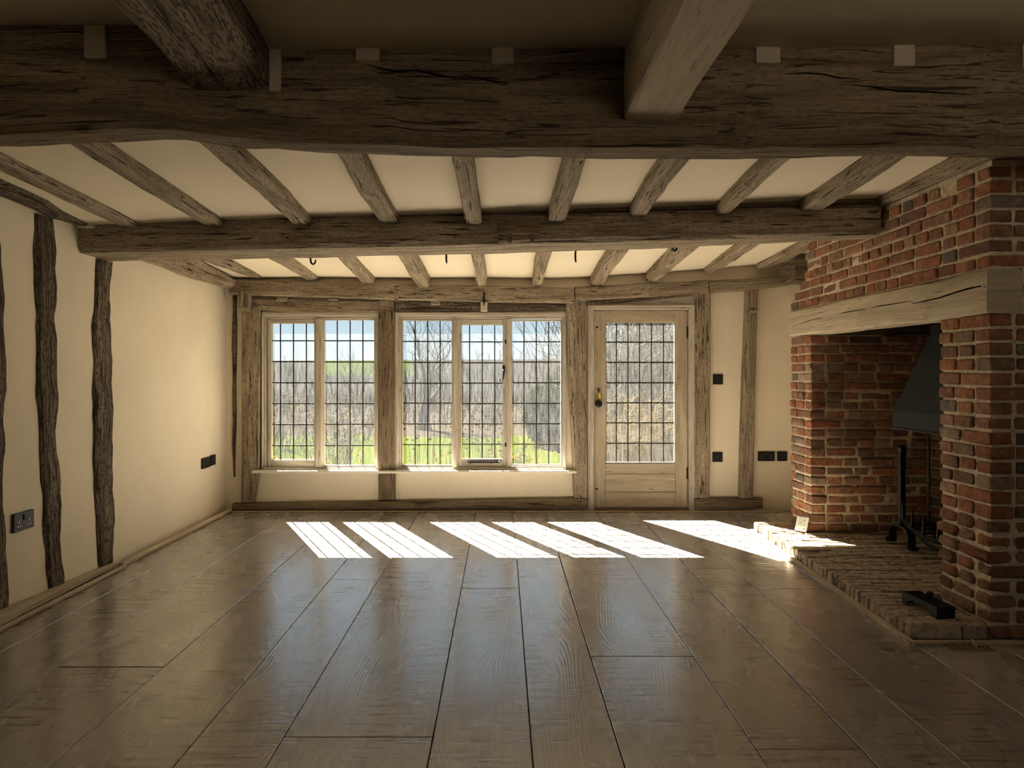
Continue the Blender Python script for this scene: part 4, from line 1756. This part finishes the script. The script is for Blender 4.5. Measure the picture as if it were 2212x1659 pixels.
def plate_left(y0, y1, z0, z1, label, double, name, mat, detail):
    xw = WL + .006
    r = empty(name, (xw, (y0 + y1) / 2, z0))
    tag(r, label, 'socket')
    m = MB()
    m.box(xw - .01, xw + .009, y0, y1, z0, z1, .003)
    m.build('plate', mat, r)
    W, Hh = y1 - y0, z1 - z0
    if detail:
        m = MB()
        m.box(xw + .009, xw + .0135, y0 + W * (.5) - .011, y0 + W * .5 + .011, z1 - Hh * .42, z1 - Hh * .12, .002)
        m.build('rocker', GREYPL if mat is BLACKPL else BLACKPL, r)
        for u in (.25, .75) if double else (.5,):
            m = MB()
            yc = y0 + W * u
            zc = z0 + Hh * .36
            m.box(xw + .0088, xw + .0098, yc - .002, yc + .002, zc + .006, zc + .02, 0)
            m.box(xw + .0088, xw + .0098, yc - .011, yc - .006, zc - .011, zc - .005, 0)
            m.box(xw + .0088, xw + .0098, yc + .006, yc + .011, zc - .011, zc - .005, 0)
            m.build('pin_hole', CHROME if double else HOLE, r)
    return r


plate_left(3.455, 3.605, .405, .495, 'anthracite double socket on the left wall between two oak studs', True, 'power_socket', GREYPL, True)
plate_left(5.63, 5.78, .425, .51, 'black socket low on the left wall near the window corner', False, 'power_socket', BLACKPL, True)
plate_left(5.80, 5.89, .43, .515, 'narrow black plate on the left wall closest to the window corner', False, 'switch_plate', BLACKPL, False)

# ------------------------------------------------------------------ the garden
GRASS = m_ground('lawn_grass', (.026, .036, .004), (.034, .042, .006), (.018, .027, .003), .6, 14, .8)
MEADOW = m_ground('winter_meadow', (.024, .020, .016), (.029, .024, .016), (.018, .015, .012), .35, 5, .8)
BOUNCE_GRAVEL = m_ground('bounce_gravel', (.36, .33, .29), (.42, .38, .33), (.28, .25, .22), 2, 30, .4)
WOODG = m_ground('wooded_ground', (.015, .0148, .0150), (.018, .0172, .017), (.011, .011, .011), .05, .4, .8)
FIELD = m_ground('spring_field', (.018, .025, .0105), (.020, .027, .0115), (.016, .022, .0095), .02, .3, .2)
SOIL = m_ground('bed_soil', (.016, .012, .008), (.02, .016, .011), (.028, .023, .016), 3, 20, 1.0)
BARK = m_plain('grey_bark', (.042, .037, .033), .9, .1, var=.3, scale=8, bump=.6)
TWIG = m_plain('pale_twig', (.075, .062, .046), .9, .1, var=.3, scale=8, bump=.3)
STRAW = m_leaf('dry_straw', (.19, .145, .07), .3)
RUST = m_leaf('rust_twigs', (.055, .03, .02), .25)
GREEN = m_leaf('fresh_leaves', (.025, .035, .006), .35)
IVY = m_leaf('evergreen_leaves', (.018, .024, .011), .25)
YFL = m_leaf('yellow_petals', (.12, .09, .004), .3)
SEED = m_leaf('dark_seedheads', (.03, .02, .015), .1)
LITTER = m_leaf('dead_leaves', (.04, .031, .024), .2)

rg = random.Random(99)


def gz(x, y):
    z = -.28 + noise.noise(Vector((x * .25, y * .25, 2))) * .04
    if y > 18:
        t = min(1, (y - 18) / 60)
        z -= t * .7
    if y > 90:
        t = (y - 90) / 260
        z += 8.6 * (t * t * (3 - 2 * t) if t < 1 else 1) * (1 + .06 * math.sin(x * .012 + 1))
    return z


def ground(name, xs, ys, mat_fn, mats, label, cat):
    m = MB()
    W = len(xs)
    for y in ys:
        for x in xs:
            m.v.append(Vector((x * max(1, y / 16), y, gz(x * max(1, y / 16), y))))
    for j in range(len(ys) - 1):
        for i in range(W - 1):
            a = j * W + i
            c = (m.v[a] + m.v[a + W + 1]) / 2
            m.face((a, a + 1, a + W + 1, a + W), None, mat_fn(c), True)
    o = m.build(name, mats)
    struct(o, label, cat)
    return o


xs = [-24 + k * 1.0 for k in range(49)]


def mf(c):
    if c.y < 16.8 + noise.noise(Vector((c.x * .3, 0, 0))) * .8:
        return 0
    if c.y < 55:
        return 1
    if c.y > 165 and c.y < 300 and -62 * c.y / 250 < c.x < -32 * c.y / 250:
        return 3
    return 2


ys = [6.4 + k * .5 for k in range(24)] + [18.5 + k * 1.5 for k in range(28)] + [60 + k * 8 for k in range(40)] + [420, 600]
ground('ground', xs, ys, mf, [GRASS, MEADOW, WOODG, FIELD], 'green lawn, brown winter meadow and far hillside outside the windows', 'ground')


m = MB()
m.box(-40, 40, -60, -3.3, -.5, -.28)  # unseen ground added behind the house, pale to bounce neutral light indoors
struct(m.build('ground', BOUNCE_GRAVEL), 'added pale gravel ground behind the viewpoint, bouncing daylight into the room', 'ground')


def grow(m, p, d, L, r, depth, rr, sides=5, spread=.55, up=.08, ratio=.76):
    pts, rad = [p], [r]
    n = 3
    q = p.copy()
    dd = d.copy()
    for k in range(n):
        dd = (dd + Vector((rr.gauss(0, .13), rr.gauss(0, .13), rr.gauss(0, .08) + up))).normalized()
        q = q + dd * L / n
        pts.append(q.copy())
        rad.append(r * (1 - .38 * (k + 1) / n))
    m.tube(pts, rad, sides if depth > 2 else 3, cap=False)
    if depth == 0:
        return
    nb = 3 if depth > 1 else 3
    for k in range(nb):
        a = rr.uniform(0, 2 * math.pi)
        x = dd.orthogonal().normalized()
        y = dd.cross(x)
        s = spread * rr.uniform(.6, 1.35)
        nd = (dd * math.cos(s) + (x * math.cos(a) + y * math.sin(a)) * math.sin(s)).normalized()
        st = pts[-1] if k < 2 else pts[rr.choice((1, 2))]
        grow(m, st, nd, L * ratio * rr.uniform(.8, 1.15), rad[-1] * (.80 if k == 0 else .62), depth - 1, rr, sides, spread, up, ratio)


def bare_tree(name, loc, L, r, depth, seed, label, mat=BARK, spread=.55, up=.08, lean=(0, 0), group=None, ratio=.76):
    rr = random.Random(seed)
    m = MB()
    grow(m, Vector((loc[0], loc[1], gz(loc[0], loc[1]) - .05)), Vector((lean[0], lean[1], 1)).normalized(), L, r, depth, rr, 6, spread, up, ratio)
    o = m.build(name, mat)
    if label:
        tag(o, label, 'tree', group)
    return o


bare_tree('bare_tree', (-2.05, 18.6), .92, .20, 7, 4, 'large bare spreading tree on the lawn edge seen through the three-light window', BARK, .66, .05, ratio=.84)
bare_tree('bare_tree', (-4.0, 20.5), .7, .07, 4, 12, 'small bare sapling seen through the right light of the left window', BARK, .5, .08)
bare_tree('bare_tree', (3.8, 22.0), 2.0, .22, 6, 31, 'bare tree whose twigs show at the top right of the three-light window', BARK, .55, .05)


def leaf_cloud(m, c, rad, n, size, rr, squash=1.0):
    for _ in range(n):
        while True:
            p = Vector((rr.uniform(-1, 1), rr.uniform(-1, 1), rr.uniform(-1, 1)))
            if .35 < p.length < 1:
                break
        q = Vector(c) + Vector((p.x * rad[0], p.y * rad[1], p.z * rad[2]))
        a = Vector((rr.gauss(0, 1), rr.gauss(0, 1), rr.gauss(0, 1))).normalized()
        e = a.orthogonal().normalized()
        s = size * rr.uniform(.6, 1.3)
        base = len(m.v)
        m.v += [q - a * s, q + e * s * .5, q + a * s, q - e * s * .5]
        m.face((base, base + 1, base + 2, base + 3))


def stems(m, c, n, h, spread, r, rr, lean=.25, mi=0, base_r=.15, seg=4):
    tips = []
    for _ in range(n):
        a = rr.uniform(0, 2 * math.pi)
        b0 = Vector((c[0] + math.cos(a) * base_r * rr.random(), c[1] + math.sin(a) * base_r * rr.random(), c[2]))
        d = Vector((math.cos(a) * lean * rr.random() * 1.6, math.sin(a) * lean * rr.random() * 1.6, 1)).normalized()
        L = h * rr.uniform(.55, 1.1)
        pts, q = [b0], b0.copy()
        for k in range(seg):
            d = (d + Vector((rr.gauss(0, spread), rr.gauss(0, spread), 0))).normalized()
            q = q + d * L / seg
            pts.append(q.copy())
        m.tube(pts, [r * (1 - .7 * k / seg) for k in range(seg + 1)], 3, mi, cap=False)
        tips.append(q.copy())
    return tips


def evergreen(name, x, y, rx, rz, n, label, mat=IVY, size=.045):
    rr = random.Random(int(x * 100 + y))
    z0 = gz(x, y)
    rt = empty(name, (x, y, z0))
    tag(rt, label, 'shrub')
    m = MB()
    leaf_cloud(m, (x, y, z0 + rz), (rx, rx, rz), n, size, rr)
    leaf_cloud(m, (x + rx * .5, y - .2, z0 + rz * .7), (rx * .7, rx * .7, rz * .7), n // 2, size, rr)
    m.build('foliage', mat, rt)
    m = MB()
    stems(m, (x, y, z0), 6, rz * 1.2, .1, .025, rr)
    m.build('stem', BARK, rt)


evergreen('evergreen_shrub', 1.15, 13.8, .42, .80, 3200, 'dark ivy-covered shrub seen at the right edge of the three-light window')
evergreen('evergreen_shrub', .78, 14.4, .36, .62, 2200, 'lower rounded evergreen bush left of the ivy-covered shrub')


def thicket(x, y, n, h, label, mat, r=.008, spread=.12, lean=.35, br=.5, extra=None, cat='shrub', name='bare_shrub'):
    rr = random.Random(int(x * 977 + y * 13))
    m = MB()
    z0 = gz(x, y)
    tips = stems(m, (x, y, z0), n, h, spread, r, rr, lean, 0, br, 5)
    for t in tips:
        for _ in range(4):
            d = Vector((rr.gauss(0, 1), rr.gauss(0, 1), rr.gauss(.4, .6))).normalized()
            p0 = lerp(Vector((x, y, z0)), t, rr.uniform(.55, 1))
            p0 = t - (t - Vector((x, y, z0))) * rr.uniform(0, .5)
            m.tube([p0, p0 + d * h * .09, p0 + d * h * .17 + Vector((0, 0, .03))], [r * .5, r * .4, r * .2], 3, cap=False)
    if extra:
        for t in tips[::extra[1]]:
            leaf_cloud(m, t, (.09, .09, .09), 7, .013, rr)
            for k in range(7):
                m.mi[-1 - k] = 1
        o = m.build(name, [mat, extra[0]])
    else:
        o = m.build(name, mat)
    tag(o, label, cat)
    return o


# scrub behind the door
thicket(1.75, 9.6, 150, 1.15, 'clump of dry straw-coloured stems behind the lower left door panes', STRAW, .006, .08, .25, .5)
thicket(2.35, 9.9, 150, 1.2, 'clump of dry straw-coloured stems behind the lower right door panes', STRAW, .006, .08, .25, .5)
thicket(1.9, 12.0, 130, 3.4, 'tall grey bare shrub filling the upper left door panes', TWIG, .010, .13, .3, .9)
thicket(3.1, 12.6, 130, 3.4, 'tall grey bare shrub filling the upper right door panes', TWIG, .010, .13, .3, .9)
thicket(2.6, 14.5, 150, 3.8, 'farther tall bare shrub between the two shrubs behind the door', BARK, .011, .13, .3, 1.2)
thicket(4.4, 15.5, 150, 4.0, 'farther tall bare shrub at the right of the door view', BARK, .011, .13, .3, 1.2)
# shrubs in the left window
thicket(-5.3, 13.2, 110, 1.15, 'rust-tinged bare shrub at the far left window panes', RUST, .007, .12, .3, .7)
thicket(-4.4, 13.6, 110, 1.25, 'grey bare shrub behind the opening light of the left window', TWIG, .007, .12, .3, .7)
thicket(-2.20, 9.4, 60, .95, 'bare stems tipped with yellow blossom behind the right light of the left window', TWIG, .006, .1, .3, .25, (YFL, 2))
thicket(-3.7, 15.5, 110, 1.1, 'pale bare shrub on the lawn edge in the middle of the left window', TWIG, .008, .12, .3, .8)
thicket(.1, 9.0, 40, .62, 'low stems with yellow blossom behind the opening light of the right window', GREEN, .005, .1, .3, .3, (YFL, 1))


# planting bed right outside
def bed():
    m = MB()
    xs = [-5 + k * .25 for k in range(33)]
    ys = [7.2, 7.6, 8.0, 8.4, 8.8, 9.2]
    for j, y in enumerate(ys):
        for x in xs:
            h = .02 if j in (0, 5) else .10 + noise.noise(Vector((x * 2, y * 2, 0))) * .05
            m.v.append(Vector((x, y + noise.noise(Vector((x, y, 3))) * .2, gz(x, y) + h)))
    W = len(xs)
    for j in range(len(ys) - 1):
        for i in range(W - 1):
            a = j * W + i
            m.face((a, a + 1, a + W + 1, a + W), None, 0, True)
    struct(m.build('planting_bed', SOIL), 'bare earth planting bed under the windows', 'planting bed')
    rr = random.Random(4)
    m = MB()
    for _ in range(5200):
        x, y = rr.uniform(-4.8, 2.9), rr.uniform(7.4, 9.1)
        c = Vector((x, y, gz(x, y) + .12 + rr.random() ** 2 * .16))
        leaf_cloud(m, c, (.02, .02, .02), 1, .03, rr)
    tag(m.build('leaf_litter', LITTER), 'layer of pale dead leaves over the planting bed', 'leaf litter', None, 'stuff')


bed()
WHERE = ['at the far left of the left window', 'in the middle of the opening light of the left window', 'at the right foot of the left window opening light', 'at the left foot of the left window fixed light',
         'at the right foot of the left window fixed light', 'behind the post between the windows', 'at the left foot of the three-light window', 'under the bare tree in the three-light window',
         'at the left foot of the middle light', 'at the right foot of the middle light', 'at the left foot of the rightmost light', 'at the right foot of the rightmost light', 'behind the leaning post', 'at the lower right door panes']
for k, x in enumerate([-2.95, -2.62, -2.35, -2.02, -1.62, -1.25, -1.0, -.72, -.42, -.12, .22, .52, .85, 2.12]):
    y = 8.2 + rg.uniform(-.3, .5)
    rr = random.Random(k + 300)
    z0 = gz(x, y) + .08
    rt = empty('daffodil_clump', (x, y, z0))
    tag(rt, 'green clump with yellow flowers ' + WHERE[k], 'flowers', 'daffodil clumps in the bed')
    m = MB()
    for _ in range(46):
        a = rr.uniform(0, 6.283)
        d = Vector((math.cos(a) * .35 * rr.random(), math.sin(a) * .35 * rr.random(), 1)).normalized()
        p = Vector((x + rr.gauss(0, .07), y + rr.gauss(0, .07), z0))
        L = rr.uniform(.18, .38)
        s = d.cross(Vector((math.sin(a), math.cos(a), .2))).normalized() * .007
        q = p + d * L * .6
        e = q + (d + Vector((math.cos(a) * .4, math.sin(a) * .4, -.1))) * L * .4
        base = len(m.v)
        m.v += [p - s, p + s, q + s, q - s, e]
        m.face((base, base + 1, base + 2, base + 3))
        m.face((base + 3, base + 2, base + 4))
    m.build('leaves', GREEN, rt)
    m = MB()
    for _ in range(rr.randint(5, 10)):
        p = Vector((x + rr.gauss(0, .09), y + rr.gauss(0, .09), z0 + rr.uniform(.26, .46)))
        leaf_cloud(m, p, (.022, .022, .022), 7, .020, rr)
    m.build('flowers', YFL, rt)
SP = ['far left', 'second from the left', 'third from the left', 'fourth from the left', 'fifth from the left', 'sixth from the left', 'seventh from the left', 'rightmost']
for k, x in enumerate([-1.02, -.85, -.62, -.46, -.30, -.14, .0, .12]):
    y = 8.5 + rg.uniform(-.3, .4)
    rr = random.Random(k + 700)
    z0 = gz(x, y) + .05
    rt = empty('seedhead_stalks', (x, y, z0))
    tag(rt, 'dry brown stalks with round seedheads, %s of those in the three-light window' % SP[k], 'dry plant', 'dry seedhead stalks')
    m = MB()
    tips = stems(m, (x, y, z0), 7, 1.02, .03, .004, rr, .12, 0, .07, 4)
    m.build('stalks', SEED, rt)
    m = MB()
    for t in tips:
        for f in (1.0, .82):
            p = lerp(Vector((x, y, z0)), t, f)
            m.lathe(p - Vector((0, 0, .012)), (0, 0, 1), [(0, .006), (.008, .020), (.018, .018), (.026, .004)], 7)
    m.build('seedheads', SEED, rt)

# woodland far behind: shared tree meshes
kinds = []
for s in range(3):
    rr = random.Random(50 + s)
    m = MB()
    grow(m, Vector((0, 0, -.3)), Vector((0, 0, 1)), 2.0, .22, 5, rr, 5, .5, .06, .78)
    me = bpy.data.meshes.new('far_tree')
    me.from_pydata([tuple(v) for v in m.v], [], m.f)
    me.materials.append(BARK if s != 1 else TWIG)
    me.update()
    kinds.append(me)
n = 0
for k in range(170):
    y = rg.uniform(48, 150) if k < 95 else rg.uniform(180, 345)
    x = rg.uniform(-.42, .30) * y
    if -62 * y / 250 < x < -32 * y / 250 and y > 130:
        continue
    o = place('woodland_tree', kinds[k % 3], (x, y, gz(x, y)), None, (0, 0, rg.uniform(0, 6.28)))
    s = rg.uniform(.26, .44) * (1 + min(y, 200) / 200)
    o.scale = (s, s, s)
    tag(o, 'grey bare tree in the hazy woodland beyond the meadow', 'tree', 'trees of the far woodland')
    n += 1
# low scrub of the meadow
m = MB()
rr = random.Random(8)
for _ in range(1500):
    y = rr.uniform(19, 55)
    x = rr.uniform(-.42, .30) * y
    stems(m, (x, y, gz(x, y)), 4, rr.uniform(.25, .7) * (1 + y / 60), .1, .006 * (y / 15), rr, .5, 0, .35, 2)
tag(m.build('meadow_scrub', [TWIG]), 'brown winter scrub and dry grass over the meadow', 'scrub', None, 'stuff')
